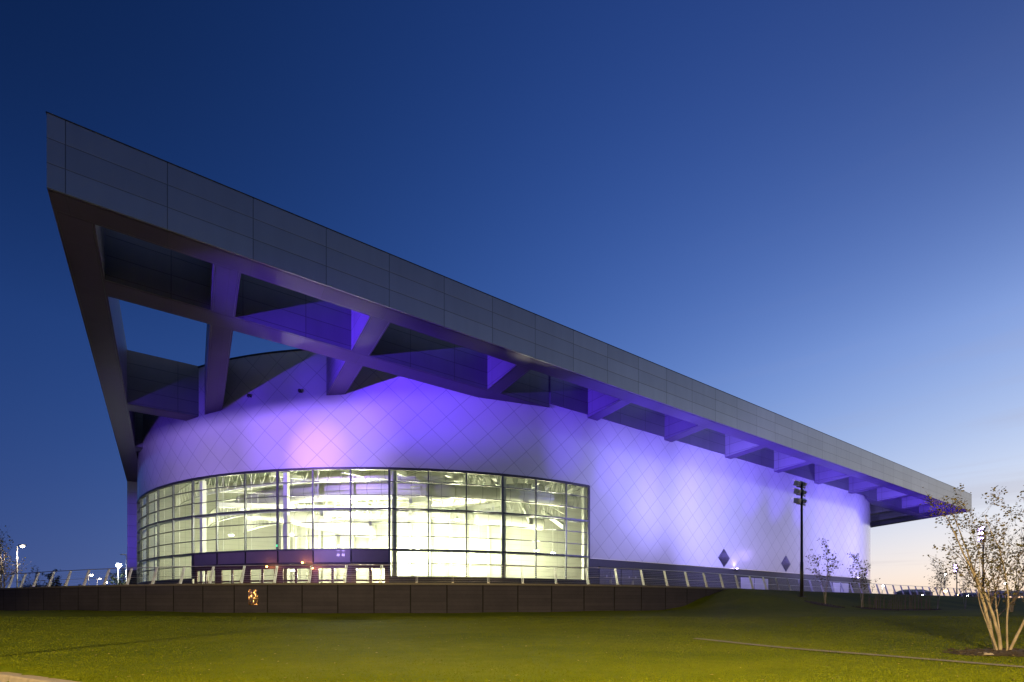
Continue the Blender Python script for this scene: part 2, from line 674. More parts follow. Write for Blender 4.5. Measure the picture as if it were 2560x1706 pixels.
for r, z in enumerate(ROWS):
    hh = 0.13 if z in (4.6, 7.9) else (0.20 if z == 11.2 else 0.05)
    for run in ((range(0, 6), range(12, 18)) if z < 4.55 else (range(0, 18),)):
        mb = MB()
        for j in run:
            t0, t1 = TH(j + 1), TH(j) if j else rad(-0.2)
            zz = z - (0.07 if z == 11.2 else 0.0)
            a, b = Vector(cyl(t0, RR - 0.07, zz)), Vector(cyl(t1, RR - 0.07, zz))
            mb.bar(a, b, 0.16 if z != 11.2 else 0.22, hh)
        mb.build('transom', M['frame'] if z != 11.2 else M['dark'], curtain)

# structural columns behind every third mullion
for j in (0, 3, 6, 9, 12, 15, 18):
    mb = MB()
    p = Vector(cyl(TH(j) + (rad(0.5) if j else rad(-0.6)), RR - 0.75, 0))
    q = Matrix.Rotation(math.atan2(SA, CA) + TH(j), 4, 'Z')
    q.translation = Vector((p.x, p.y, 6.2))
    mb.boxm(q, (0.36, 0.36, 9.9))
    mb.build('column', M['white'], arena)
# wind rails and thin hangers inside the glass
for z in (7.85, 4.55):
    mb = MB()
    for j in range(0, 18):
        mb.bar(cyl(TH(j + 1), RR - 0.45, z), cyl(TH(j), RR - 0.45, z), 0.14, 0.12)
    mb.build('wind_rail', M['white'], arena)
for j in range(0, 18):
    if j % 3 == 0:
        continue
    mb = MB()
    p = cyl(TH(j) + rad(0.35), RR - 0.45, 0)
    mb.tube([(p[0], p[1], 4.6 if 6 <= j < 12 else 2.4), (p[0], p[1], 11.2)], 0.03, 6)
    mb.build('hanger_rod', M['white'], arena)

# spandrel band above the doors, soffit reveal behind it
mb = MB()
for j in range(6, 12):
    t0, t1 = TH(j + 1), TH(j)
    mb.face((cyl(t0, RR - 0.08, 3.56), cyl(t1, RR - 0.08, 3.56), cyl(t1, RR - 0.08, 4.6), cyl(t0, RR - 0.08, 4.6)))
spand = mb.build('spandrel_panel', M['spandrel'], arena)
mb = MB()
for j in range(6, 13):
    q = Matrix.Rotation(math.atan2(SA, CA) + TH(j), 4, 'Z')
    q.translation = Vector(cyl(TH(j), RR - 0.06, 4.08))
    mb.boxm(q, (0.07, 0.12, 1.0))
for j in range(6, 12):
    mb.bar(cyl(TH(j + 1), RR - 0.16, 3.5), cyl(TH(j), RR - 0.16, 3.5), 0.25, 0.13)
mb.build('spandrel_frame', M['dark'], arena)

# entrance doors: one pair of leaves in every bay
for j in range(6, 12):
    t0, t1 = TH(j + 1), TH(j)
    a, b = Vector(cyl(t0, RR - 0.16, 0)), Vector(cyl(t1, RR - 0.16, 0))
    d = (b - a)
    L = d.length
    d.normalize()
    nrm = Vector((d.y, -d.x, 0))
    fm, gm, hm = MB(), MB(), MB()

    def rc(x0, x1, z0, z1, off=0.0, th=0.1):
        p0, p1 = a + d * x0 + nrm * off, a + d * x1 + nrm * off
        q0, q1 = p0 - nrm * th, p1 - nrm * th
        lo = [(p.x, p.y, z0) for p in (p0, p1, q1, q0)]
        hi = [(p.x, p.y, z1) for p in (p0, p1, q1, q0)]
        return lo, hi
    z0, z1 = PZ, 3.43
    side = 0.30
    xs = (side, L / 2, L - side)
    fm.hexa(*rc(0.0, side, z0, z1))
    fm.hexa(*rc(L - side, L, z0, z1))
    fm.hexa(*rc(side, L - side, z1 - 0.28, z1))
    for x0, x1 in ((side, L / 2), (L / 2, L - side)):
        fm.hexa(*rc(x0, x0 + 0.10, z0, z1 - 0.28, 0.02))
        fm.hexa(*rc(x1 - 0.10, x1, z0, z1 - 0.28, 0.02))
        fm.hexa(*rc(x0 + 0.10, x1 - 0.10, z0, z0 + 0.12, 0.02))
        fm.hexa(*rc(x0 + 0.10, x1 - 0.10, 2.02, 2.16, 0.02))
        fm.hexa(*rc(x0 + 0.10, x1 - 0.10, z1 - 0.36, z1 - 0.28, 0.02))
        p0, p1 = a + d * (x0 + 0.1) - nrm * 0.03, a + d * (x1 - 0.1) - nrm * 0.03
        gm.face([(p0.x, p0.y, z0 + 0.12), (p1.x, p1.y, z0 + 0.12), (p1.x, p1.y, z1 - 0.36), (p0.x, p0.y, z1 - 0.36)])
    for sx_ in (-0.16, 0.16):
        p = a + d * (L / 2 + sx_) + nrm * 0.09
        hm.tube([(p.x, p.y, 1.75), (p.x, p.y, 2.75)], 0.022, 6)
    dr = fm.build('entrance_door', M['doorframe'], arena)
    gm.build('pane', M['doorglass'], dr)
    hm.build('handle', M['steel'], dr)

# window frame end post against the cladding is mullion 0; service doors in the base wall


def base_rect(mb, u0, u1, z0, z1, proud, th=0.08):
    v1 = CV - RR + 0.06 - proud
    lo = [W(u0, v1, z0), W(u1, v1, z0), W(u1, v1 + th, z0), W(u0, v1 + th, z0)]
    hi = [(p[0], p[1], z1) for p in lo]
    mb.hexa(lo, hi)


def uat(px):
    a_ = (px - 1280) / 1210.0
    return 33.5 * (a_ * CA + SA) / (-a_ * SA + CA)


for x0, x1 in ((1499, 1552), (1554, 1608)):
    u0, u1 = uat(x0), uat(x1)
    um = (u0 + u1) / 2
    mb = MB()
    base_rect(mb, u0, um - 0.015, PZ, 3.62, 0.05)
    base_rect(mb, um + 0.015, u1, PZ, 3.62, 0.05)
    dr = mb.build('service_door', M['grey'], arena)
    mb = MB()
    base_rect(mb, u0 - 0.05, u1 + 0.05, 3.63, 3.78, 0.12)
    mb.build('door_head', M['dark'], dr)
    for sg in (-1, 1):
        mb = MB()
        base_rect(mb, um + sg * 0.465 - 0.085, um + sg * 0.465 + 0.085, 2.75, 2.98, 0.06)
        mb.build('door_notice', M['shutter'], dr)
        mb = MB()
        base_rect(mb, um + sg * 0.08 - 0.02, um + sg * 0.08 + 0.02, 2.15, 2.55, 0.10)
        mb.build('handle', M['steel'], dr)
for x0, x1, kind in ((1613, 1627, 'd'), (1853, 1886, 's'), (1888, 1921, 's'), (1923, 1932, 'd'), (2083, 2101, 's'), (2103, 2122, 's'), (2124, 2131, 'd')):
    mb = MB()
    base_rect(mb, uat(x0), uat(x1), PZ, 3.5, 0.04)
    mb.build('roller_shutter' if kind == 's' else 'doorway', M['shutter'] if kind == 's' else M['dark'], arena)

# diamond louvres in the cladding
for uc in (33.36 + 8 * 2.32, 33.36 + 14 * 2.32):
    mb = MB()
    zc, hw, hh = 4.55 + 1.1, 1.10, 1.05
    v1 = CV - RR
    ring = [(uc, zc - hh), (uc + hw, zc), (uc, zc + hh), (uc - hw, zc)]
    fr_ = [W(p[0], v1 - 0.05, p[1]) for p in ring]
    bk_ = [W(p[0], v1 + 0.02, p[1]) for p in ring]
    n = len(ring)
    mb.face(fr_, [(p[0], p[1]) for p in ring])
    for i in range(n):
        mb.face((bk_[i], bk_[(i + 1) % n], fr_[(i + 1) % n], fr_[i]))
    lv = mb.build('diamond_louvre', M['louvre'], arena)
    mb = MB()
    nb_ = 15
    for i in range(1, nb_):
        z = zc - hh + 2 * hh * i / nb_
        ww = hw * (1 - abs(z - zc) / hh)
        mb.hexa([W(uc - ww, v1 - 0.13, z - 0.05), W(uc + ww, v1 - 0.13, z - 0.05), W(uc + ww, v1 - 0.05, z), W(uc - ww, v1 - 0.05, z)],
                [W(uc - ww, v1 - 0.13, z - 0.03), W(uc + ww, v1 - 0.13, z - 0.03), W(uc + ww, v1 - 0.05, z + 0.02), W(uc - ww, v1 - 0.05, z + 0.02)])
    mb.build('blade_set', M['louvre'], lv)

# --------------------------------------------------------- roof canopy: a grid of deep beams
VB = 2 * CV - VF                          # far edge
canopy = empty('canopy', W(45, 60, PZ))
canopy.parent = arena
canopy.location = (0, 0, 0)
WL[canopy.name] = Vector(WL[arena.name])


def beam(name, plan, zlow=None, ztop=ZT, mat=None, inset=0.11, dz=0.0):
    """plan: 4 (u,v) corners; first edge runs along the beam"""
    lo = [W(p[0], p[1], (zsof(p[1]) + dz) + 0.035) for p in plan]
    hi = [W(p[0], p[1], ztop) for p in plan]
    mb = MB()
    n = len(plan)
    for i in range(n):
        j = (i + 1) % n
        du = abs(plan[i][0] - plan[j][0]) > abs(plan[i][1] - plan[j][1])
        s0, s1 = (plan[i][0], plan[j][0]) if du else (plan[i][1], plan[j][1])
        mb.face((lo[i], lo[j], hi[j], hi[i]), [(s0, lo[i][2]), (s1, lo[j][2]), (s1, ztop), (s0, ztop)])
    mb.face(hi)
    mb.face(list(reversed(lo)))
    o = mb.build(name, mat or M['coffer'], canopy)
    # soffit cladding slightly proud, held back from the long edges by a 28 mm shadow gap
    long_u = abs(plan[0][0] - plan[1][0]) > abs(plan[0][1] - plan[1][1])

    def toward(p, q, amt):
        L = math.hypot(q[0] - p[0], q[1] - p[1])
        t_ = amt / max(L, 1e-6)
        return (p[0] + (q[0] - p[0]) * t_, p[1] + (q[1] - p[1]) * t_)
    uvp = lambda p: (p[0], p[1]) if long_u else (p[1], p[0])
    mb = MB()
    if n == 4:
        opp = [plan[3], plan[2], plan[1], plan[0]]
        pl = [toward(p, q, inset) for p, q in zip(plan, opp)]
        el = [toward(p, q, inset - 0.028) for p, q in zip(plan, opp)]
        strips = [(plan[0], el[0], el[1], plan[1]), (plan[2], el[2], el[3], plan[3])]
    else:
        pl, strips = list(plan), []
    l2 = [W(p[0], p[1], (zsof(p[1]) + dz)) for p in pl]
    h2 = [W(p[0], p[1], (zsof(p[1]) + dz) + 0.035) for p in pl]
    nn = len(pl)
    for i in range(nn):
        mb.face((l2[i], l2[(i + 1) % nn], h2[(i + 1) % nn], h2[i]))
    mb.face(list(reversed(l2)), [uvp(p) for p in reversed(pl)])
    for st in strips:
        mb.face([W(p[0], p[1], (zsof(p[1]) + dz) + 0.004) for p in st], [uvp(p) for p in st])
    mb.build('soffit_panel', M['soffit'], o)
    return o


# fascia along the front with its edge beam behind
mb = MB()
n = 36
us = [uedge(VF)] + [-4.51 + 3.575 * i for i in range(36)] + [UR]
us = [u for u in us if u <= UR]
for u0, u1 in zip(us[:-1], us[1:]):
    mb.face((W(u0, VF, ZF), W(u1, VF, ZF), W(u1, VF, ZT), W(u0, VF, ZT)), [(u0, ZF), (u1, ZF), (u1, ZT), (u0, ZT)])
mb.face((W(UR, VF, ZF), W(UR, VF + 0.06, ZF), W(UR, VF + 0.06, ZT), W(UR, VF, ZT)))
mb.face((W(uedge(VF), VF, ZT), W(UR, VF, ZT), W(UR, VF + 0.06, ZT), W(uedge(VF), VF + 0.06, ZT)))
mb.face((W(uedge(VF), VF + 0.06, ZF), W(UR, VF + 0.06, ZF), W(UR, VF, ZF), W(uedge(VF), VF, ZF)))
mb.face((W(uedge(VF), VF + 0.06, ZF), W(uedge(VF), VF, ZF), W(uedge(VF), VF, ZT), W(uedge(VF), VF + 0.06, ZT)))
fas = mb.build('fascia', M['fascia'], canopy)
mb = MB()
mb.hexa([W(uedge(VF) - 0.03, VF - 0.015, ZT - 0.02), W(UR + 0.03, VF - 0.015, ZT - 0.02), W(UR + 0.03, VF + 0.4, ZT - 0.02), W(uedge(VF) - 0.03, VF + 0.4, ZT - 0.02)],
        [W(uedge(VF) - 0.03, VF - 0.015, ZT + 0.03), W(UR + 0.03, VF - 0.015, ZT + 0.03), W(UR + 0.03, VF + 0.4, ZT + 0.03), W(uedge(VF) - 0.03, VF + 0.4, ZT + 0.03)])
mb.build('fascia_cap', M['dark'], fas)

v0, v1 = VF + 0.06, 29.32
beam('edge_beam', [(uedge(v0), v0), (UR, v0), (UR, v1), (uedge(v1), v1)])
# left edge beam, tapering in plan
beam('edge_beam', [(uedge(v1), v1), (uedge(v1) + 1.42, v1), (uedge(VB) + 1.42, VB), (uedge(VB), VB)][::1] if False else
     [(uedge(VB), VB), (uedge(v1), v1), (uedge(v1) + 1.42, v1), (uedge(VB) + 1.42, VB)])
# right edge beam
beam('edge_beam', [(UR, VB), (UR, v1), (UR - 1.42, v1), (UR - 1.42, VB)])
# long beams
LROWS = [(33.57, 35.08), (50.2, 51.7), (61.0, 62.5)]
for i, (b0, b1) in enumerate(LROWS):
    if i == 0:
        beam('long_beam', [(uedge(b0) + 1.42, b0), (19.9, b0), (19.9, b1), (uedge(b1) + 1.42, b1)])
        beam('long_beam', [(19.9, b0), (26.2, b0), (19.9, 35.05)])
        beam('long_beam', [(CU2 + 4.8, b0), (UR - 1.42, b0), (UR - 1.42, b1), (CU2 + 11.2, b1)])
    else:
        ul = uwall_left(b0) + 0.05
        beam('long_beam', [(uedge(b0) + 1.42, b0), (ul, b0), (uwall_left(b1) + 0.05, b1), (uedge(b1) + 1.42, b1)])
        ur = uwall_right(b0) - 0.05
        beam('long_beam', [(ur, b0), (UR - 1.42, b0), (UR - 1.42, b1), (uwall_right(b1) - 0.05, b1)])
beam('long_beam', [(26.2, CV - RR - 0.07), (CU2 + 4.8, CV - RR - 0.07), (CU2 + 4.8, CV - RR + 0.06), (26.2, CV - RR + 0.06)], inset=0.03, dz=0.32)
# cross beams
cus = [1.58, 9.72, 20.5, 31.2, 41.95, 52.7, 63.4, 74.15, 84.9, 95.6, 106.3, 114.6]
for cu in cus:
    a_, b_ = cu - 0.62, cu + 0.62
    segs = []
    lim = min(vwall(a_) or 200, vwall(b_) or 200)
    prev = v1
    for (b0, b1) in LROWS:
        if b0 < lim - 0.4:
            segs.append((prev, b0))
            prev = b1
    if lim > prev + 0.1:
        segs.append((prev, min(lim + 0.25, VB)))
    for s0, s1 in segs:
        if s1 == b0:
            pass
        va, vb = s1, s1
        if abs(s1 - (lim + 0.25)) < 1e-6:
            va, vb = (vwall(a_) or s1) + 0.05, (vwall(b_) or s1) + 0.05
        beam('cross_beam', [(a_, va), (a_, s0), (b_, s0), (b_, vb)], mat=M['crossface'])

# flank wall under the left end of the roof
mb = MB()
pl = [W(-6.47, 74.6), W(-4.3, 74.6), W(-4.3, 80), W(-6.47, 80)]
lo = [(p[0], p[1], 4.4) for p in pl]
hi = [(p[0], p[1], zsof(75) + 0.2) for p in pl]
mb.hexa(lo, hi)
fl = mb.build('flank_wall', panel_mat('flank_panels', (0.36, 0.36, 0.38), 0.4, 0.3, 3.6, 0.0, 1.35, 0.0), arena)
mb = MB()
mb.hexa([(p[0], p[1], PZ - 0.3) for p in pl], [(p[0], p[1], 4.39) for p in pl])
mb.build('flank_base', M['base'], fl)

# small round cameras on the upper drum
for px, py in ((628, 993), (754, 981)):
    a_ = (px - 1280) / 1210.0
    fu, fv = a_ * CA + SA, -a_ * SA + CA
    A_ = fu * fu + fv * fv
    B_ = -2 * (fu * CU + fv * CV)
    D_ = CU * CU + CV * CV - RR * RR
    Y = (-B_ - math.sqrt(B_ * B_ - 4 * A_ * D_)) / (2 * A_)
    p = Vector((a_ * Y, Y, (1516 - py) / 1210.0 * Y))
    u_, v_ = UV(p.x, p.y)
    nr = Vector(W(u_ - CU, v_ - CV)).normalized()
    mb = MB()
    mb.tube([p - nr * 0.05, p + nr * 0.28], 0.05, 8)
    pts = [p + nr * 0.3 + Vector((0, 0, 0.12)), p + nr * 0.3 + Vector((0, 0, 0.05)), p + nr * 0.3 + Vector((0, 0, -0.08)), p + nr * 0.3 + Vector((0, 0, -0.15))]
    mb.tube(pts, [0.10, 0.14, 0.13, 0.05], 10)
    mb.build('dome_camera', M['dark'], arena, True)

# --------------------------------------------------------- the lit hall behind the glass
arc = lambda r, t0, t1, n, z: [cyl(rad(t0 + (t1 - t0) * i / n), r, z) for i in range(n + 1)]
mb = MB()
HR = 21.0
wl = [(CU + HR * math.sin(rad(t)), CV - HR * math.cos(rad(t))) for t in range(-100, 1, 4)] + [(CU + 8 * i, CV - HR) for i in range(1, 7)]
s = 0.0
for a_, b_ in zip(wl[:-1], wl[1:]):
    L = math.hypot(b_[0] - a_[0], b_[1] - a_[1])
    mb.face((W(a_[0], a_[1], PZ), W(b_[0], b_[1], PZ), W(b_[0], b_[1], 15.6), W(a_[0], a_[1], 15.6)), [(s, PZ), (s + L, PZ), (s + L, 15.6), (s, 15.6)])
    s += L
for (u_, vA, vB2) in ((79.0, CV - HR, CV - RR + 0.1),):
    mb.face((W(u_, vA, PZ), W(u_, vB2, PZ), W(u_, vB2, 15.6), W(u_, vA, 15.6)), [(0, PZ), (14, PZ), (14, 15.6), (0, 15.6)])
t = rad(-98)
mb.face((cyl(t, HR - 1, PZ), cyl(t, RR - 0.1, PZ), cyl(t, RR - 0.1, 15.6), cyl(t, HR - 1, 15.6)), [(0, PZ), (15, PZ), (15, 15.6), (0, 15.6)])
mb.build('hall_wall', M['hall_wall'], arena)
for nm, z, mt in (('hall_ceiling', 15.6, 'hall_ceiling'), ('hall_floor', PZ, 'hall_floor')):
    mb = MB()
    rads_ = [HR - 0.5 + (RR - 0.12 - HR + 0.5) * i / 6 for i in range(7)]
    for i in range(6):
        for tt in range(-100, 0, 4):
            t0, t1 = rad(tt), rad(tt + 4)
            mb.face((cyl(t0, rads_[i], z), cyl(t1, rads_[i], z), cyl(t1, rads_[i + 1], z), cyl(t0, rads_[i + 1], z)),
                    [(t0 * 30, rads_[i]), (t1 * 30, rads_[i]), (t1 * 30, rads_[i + 1]), (t0 * 30, rads_[i + 1])])
    mb.face((W(CU, CV - HR + 0.5, z), W(79.2, CV - HR + 0.5, z), W(79.2, CV - RR + 0.12, z), W(CU, CV - RR + 0.12, z)), [(0, 0), (48, 0), (48, 15), (0, 15)])
    mb.build(nm, M[mt], arena)
# bulkhead inside above the glass head: lintel band
mb = MB()
for tt in range(-90, 0, 3):
    t0, t1 = rad(tt), rad(tt + 3)
    mb.face((cyl(t0, RR - 0.14, 11.1), cyl(t1, RR - 0.14, 11.1), cyl(t1, RR - 0.14, 15.6), cyl(t0, RR - 0.14, 15.6)))
mb.build('hall_lintel', M['hall_wall'], arena)


def duct(t0, t1, r0, r1, z0, z1, rr, n=40):
    mb = MB()
    pts = []
    for i in range(n + 1):
        q = i / n
        e = q * q * (3 - 2 * q)
        pts.append(cyl(rad(t0 + (t1 - t0) * q), r0 + (r1 - r0) * e, z0 + (z1 - z0) * e))
    mb.tube(pts, rr, 18)
    return mb.build('air_duct', M['duct'], arena, True)


duct(-64, -19, 30.6, 32.6, 11.9, 11.6, 0.52)
duct(-67, -20, 28.6, 31.0, 10.9, 10.6, 0.85)
duct(-70, -38, 27.0, 24.0, 10.2, 8.0, 0.80)
duct(-24, -3, 27.0, 30.5, 10.8, 11.4, 0.8)
duct(-20, 2, 31.0, 32.5, 10.6, 10.4, 0.62)
duct(-14, 4, 26.0, 26.0, 9.2, 9.2, 0.7)
for (r_, za, zb_) in ((32.4, 11.0, 12.6), (29.2, 9.4, 11.0), (25.5, 9.0, 10.6)):      # slim ring trusses along the curve
    mb = MB()
    n_ = 46
    pt_ = lambda i, z: cyl(rad(-88 + 92 * i / n_), r_, z)
    for i in range(n_):
        mb.bar(pt_(i, za), pt_(i + 1, za), 0.11)
        mb.bar(pt_(i, zb_), pt_(i + 1, zb_), 0.11)
        mb.bar(pt_(i, za), pt_(i + 0.5, zb_), 0.06)
        mb.bar(pt_(i + 0.5, zb_), pt_(i + 1, za), 0.06)
    mb.build('ring_truss', M['white'], arena)
for t in (-47, -36, -29, -22, -15, -8, 0):      # radial roof trusses
    mb = MB()
    zt, zb = 13.6, 11.9
    N = 7
    r0, r1 = 22.0, 34.6
    tt = rad(t)
    t2 = rad(t + 14)
    P = lambda q, z: tuple(Vector(cyl(tt, r1, z)).lerp(Vector(cyl(t2, r0, z)), q))
    mb.bar(P(0, zt), P(1, zt + 0.6), 0.30)
    mb.bar(P(0, zb - 0.6), P(1, zb + 0.9), 0.34)
    for i in range(N):
        q0, q1 = i / N, (i + 0.5) / N
        q2 = (i + 1) / N
        zb0 = lambda q: zb - 0.6 + 1.5 * q
        mb.bar(P(q0, zb0(q0)), P(q1, zt + 0.6 * q1), 0.12)
        mb.bar(P(q1, zt + 0.6 * q1), P(q2, zb0(q2)), 0.12)
    mb.build('roof_truss', M['white'], arena)
for (ta, tb, ra, rb, z0, z1) in ((-27, -12, 33, 24, 9.2, 12.4), (-9, 1, 34.5, 24.0, 7.6, 12.0), (-3, 9, 34.5, 24.0, 7.4, 11.2), (-58, -44, 34, 23, 9.2, 10.6), (-40, -31, 33.5, 23, 8.0, 9.4), (-20, -4, 33.5, 25, 8.4, 11.4), (-33, -22, 33, 24, 7.2, 9.8)):
    mb = MB()                                       # big raking struts and a gantry
    a_, b_ = Vector(cyl(rad(ta), ra, z0)), Vector(cyl(rad(tb), rb, z1))
    mb.bar(a_, b_, 0.34, 0.42)
    for i in range(1, 8):
        q = a_.lerp(b_, i / 8)
        mb.bar(q, q + Vector((0, 0, 1.2)), 0.05)
    mb.bar(a_ + Vector((0, 0, 1.2)), b_ + Vector((0, 0, 1.2)), 0.08)
    mb.build('raking_strut', M['white'], arena)
for t in range(-84, 1, 6):
    mb = MB()
    p = cyl(rad(t), HR + 0.4, 0)
    mb.tube([(p[0], p[1], PZ), (p[0], p[1], 12.5)], 0.16, 10)
    mb.build('hall_column', M['white'], arena, True)
M['lum'] = emission('hall_luminaire', (1.0, 1.0, 0.82), 22.0)
hl = []
for (t, r, z, e) in ((-76, 28, 8.0, 2300), (-58, 26, 7.6, 2700), (-43, 29.5, 8.4, 2300), (-36, 30.0, 9.6, 3800), (-34, 25, 5.6, 2500), (-27, 24.5, 6.0, 2300), (-19, 29, 8.4, 1500), (-12, 24.5, 5.6, 2300), (-4, 30.5, 5.6, 2600), (6, 27, 6.0, 2600), (-53, 28, 3.6, 1100), (-39, 28, 3.6, 900)):
    p = Vector(cyl(rad(t), r, z))
    mb = MB()
    mb.tube([p + Vector((0, 0, 0.30)), p + Vector((0, 0, 0.12)), p + Vector((0, 0, 0.0))], [0.06, 0.22, 0.30], 12)
    o = mb.build('hall_light', M['white'], arena, True)
    mb = MB()
    mb.tube([p + Vector((0, 0, -0.012)), p + Vector((0, 0, -0.10))], [0.28, 0.2], 12)
    mb.build('lamp_lens', M['lum'], o, True)
    mb = MB()
    mb.tube([p + Vector((0, 0, 0.3)), (p.x, p.y, 15.6)], 0.02, 5)
    mb.build('hanger', M['white'], o)
    light('POINT', 'hall_lamp', p + Vector((0, 0, -0.5)), e * 1.1, (1.0, 0.96, 0.66), size=0.35)
# exit light near the doors, warm door lamps
mb = MB()
q = Matrix.Rotation(math.atan2(SA, CA) + TH(9), 4, 'Z')
q.translation = Vector(cyl(TH(9), RR + 0.06, 4.95))
mb.boxm(q, (0.10, 0.06, 0.18))
mb.build('exit_light', M['green'], arena)
M['amber'] = emission('amber_lamp', (1.0, 0.42, 0.10), 30.0)
for px, py in ((667, 1417), (756, 1407), (781, 1421)):
    a_ = (px - 1280) / 1210.0
    fu, fv = a_ * CA + SA, -a_ * SA + CA
    r2 = RR + 0.1
    A_ = fu * fu + fv * fv
    B_ = -2 * (fu * CU + fv * CV)
    D_ = CU * CU + CV * CV - r2 * r2
    Y = (-B_ - math.sqrt(B_ * B_ - 4 * A_ * D_)) / (2 * A_)
    p = Vector((a_ * Y, Y, (1516 - py) / 1210.0 * Y))
    mb = MB()
    mb.tube([p + Vector((0, 0, -0.05)), p, p + Vector((0, 0, 0.05))], [0.05, 0.08, 0.05], 10)
    mb.build('door_lamp', M['amber'], arena, True)
    d_ = Vector((p.x, p.y, 0)).normalized()
    light('POINT', 'door_lamp_light', p - d_ * 0.5, 24, (1.0, 0.36, 0.10), size=0.08)

# uplights on the ledge of the base wall
M['violetlamp'] = emission('violet_lamp', (0.62, 0.5, 1.0), 40.0)
for px, py in ((1843, 1413), (2145, 1437)):
    a_ = (px - 1280) / 1210.0
    fu, fv = a_ * CA + SA, -a_ * SA + CA
    if px < 2140:
        Y = (CV - RR - 0.4) / fv
        nr = Vector(W(0, -1)).normalized()
    else:
        r2 = RR + 0.4
        A_ = fu * fu + fv * fv
        B_ = -2 * (fu * CU2 + fv * CV)
        D_ = CU2 * CU2 + CV * CV - r2 * r2
        Y = (-B_ - math.sqrt(max(0, B_ * B_ - 4 * A_ * D_))) / (2 * A_)
        u_, v_ = fu * Y, fv * Y
        nr = Vector(W(u_ - CU2, v_ - CV)).normalized()
    p = Vector((a_ * Y, Y, BZ - 0.12))
    mb = MB()
    mb.box((p.x, p.y, BZ - 0.16), (0.34, 0.34, 0.2), math.atan2(nr.y, nr.x))
    mb.bar(p - nr * 0.5 + Vector((0, 0, -0.1)), p + Vector((0, 0, -0.1)), 0.08)
    o = mb.build('wall_uplight', M['dark'], arena)
    mb = MB()
    mb.tube([p + Vector((0, 0, 0.065)), p + Vector((0, 0, 0.10))], 0.13, 10)
    mb.build('lamp_lens', M['violetlamp'], o)
    light('SPOT', 'uplight_beam', p + Vector((0, 0, 0.2)), 60, (0.75, 0.55, 1.0), p + Vector((0, 0, 5)) - nr * 0.5, 0.08, 120, 0.8)

# ================================================================== PODIUM EDGE: wall, railing
PATH = [(-76, 52), (-62, 46), (-50, 41.3), (-39.8, 37.6), (-35.6, 35.4), (-28.1, 32.2), (-23.1, 30.6), (-16.3, 29.2), (-9.6, 28.8), (-3.1, 29.1),
        (5.1, 30.8), (8.9, 32.35), (12.7, 34.45), (16.4, 37.0), (23.4, 42.0), (29.1, 46.1), (39.6, 53.0), (48.5, 58.6), (63.9, 68.2), (82, 79.0), (104, 92.0), (130, 107)]


def catmull(P, n=14):
    out = []
    for i in range(len(P) - 1):
        p0, p1, p2, p3 = P[max(i - 1, 0)], P[i], P[i + 1], P[min(i + 2, len(P) - 1)]
        for j in range(n):
            t = j / n
            out.append(tuple(0.5 * ((2 * p1[k]) + (-p0[k] + p2[k]) * t + (2 * p0[k] - 5 * p1[k] + 4 * p2[k] - p3[k]) * t * t + (-p0[k] + 3 * p1[k] - 3 * p2[k] + p3[k]) * t ** 3) for k in (0, 1)))
    out.append(tuple(P[-1]))
    return out


raw = catmull(PATH)
# smooth then resample evenly
A = np.array(raw)
for _ in range(30):
    A[1:-1] = 0.5 * A[1:-1] + 0.25 * (A[:-2] + A[2:])
seg = np.hypot(*(A[1:] - A[:-1]).T)
cs = np.concatenate([[0], np.cumsum(seg)])
TOTAL = cs[-1]


def pat(s):
    x = np.interp(s, cs, A[:, 0])
    y = np.interp(s, cs, A[:, 1])
    x2 = np.interp(s + 0.3, cs, A[:, 0])
    y2 = np.interp(s + 0.3, cs, A[:, 1])
    x1 = np.interp(s - 0.3, cs, A[:, 0])
    y1 = np.interp(s - 0.3, cs, A[:, 1])
    d = Vector((x2 - x1, y2 - y1, 0)).normalized()
    return Vector((x, y, 0)), d, Vector((-d.y, d.x, 0))      # point, tangent, inward normal


def s_at_px(px):
    best = None
    for i in range(2000):
        s = TOTAL * i / 1999
        p = pat(s)[0]
        if p.y <= 1:
            continue
        e = abs(1280 + 1210 * p.x / p.y - px)
        if best is None or e < best[0]:
            best = (e, s)
    return best[1]


S_JOINT = s_at_px(586.6)
S_END = s_at_px(1790)
# ground heights


def path_dist(X, Y):
    """signed distance (+ in front of the wall, towards the camera) and arc position, vectorised"""
    X = np.asarray(X, float)
    Y = np.asarray(Y, float)
    ss = np.arange(0, TOTAL, 0.7)
    px = np.interp(ss, cs, A[:, 0])
    py = np.interp(ss, cs, A[:, 1])
    tx = np.interp(ss + 0.3, cs, A[:, 0]) - np.interp(ss - 0.3, cs, A[:, 0])
    ty = np.interp(ss + 0.3, cs, A[:, 1]) - np.interp(ss - 0.3, cs, A[:, 1])
    out = np.empty(X.size)
    so = np.empty(X.size)
    xf, yf = X.ravel(), Y.ravel()
    for i0 in range(0, xf.size, 4000):
        x = xf[i0:i0 + 4000, None]
        y = yf[i0:i0 + 4000, None]
        d2 = (x - px) ** 2 + (y - py) ** 2
        k_ = d2.argmin(1)
        dx, dy = xf[i0:i0 + 4000] - px[k_], yf[i0:i0 + 4000] - py[k_]
        ln_ = np.hypot(tx[k_], ty[k_])
        sgn = (dx * ty[k_] - dy * tx[k_]) / ln_
        out[i0:i0 + 4000] = np.where(sgn >= 0, 1, -1) * np.sqrt(d2[np.arange(k_.size), k_])
        so[i0:i0 + 4000] = ss[k_]
    return out.reshape(X.shape), so.reshape(X.shape)


KA, KB = Vector((-11.75, 11.1, 0)), Vector((-8.6, 9.55, 0))      # kerb line, lawn side
KD = (KB - KA).normalized()
KN = Vector((KD.y, -KD.x, 0))                                    # towards the road


def kerb_dist(X, Y):
    return (np.asarray(X) - KA.x) * KN.x + (np.asarray(Y) - KA.y) * KN.y


def smooth(t):
    t = np.clip(t, 0, 1)
    return t * t * (3 - 2 * t)


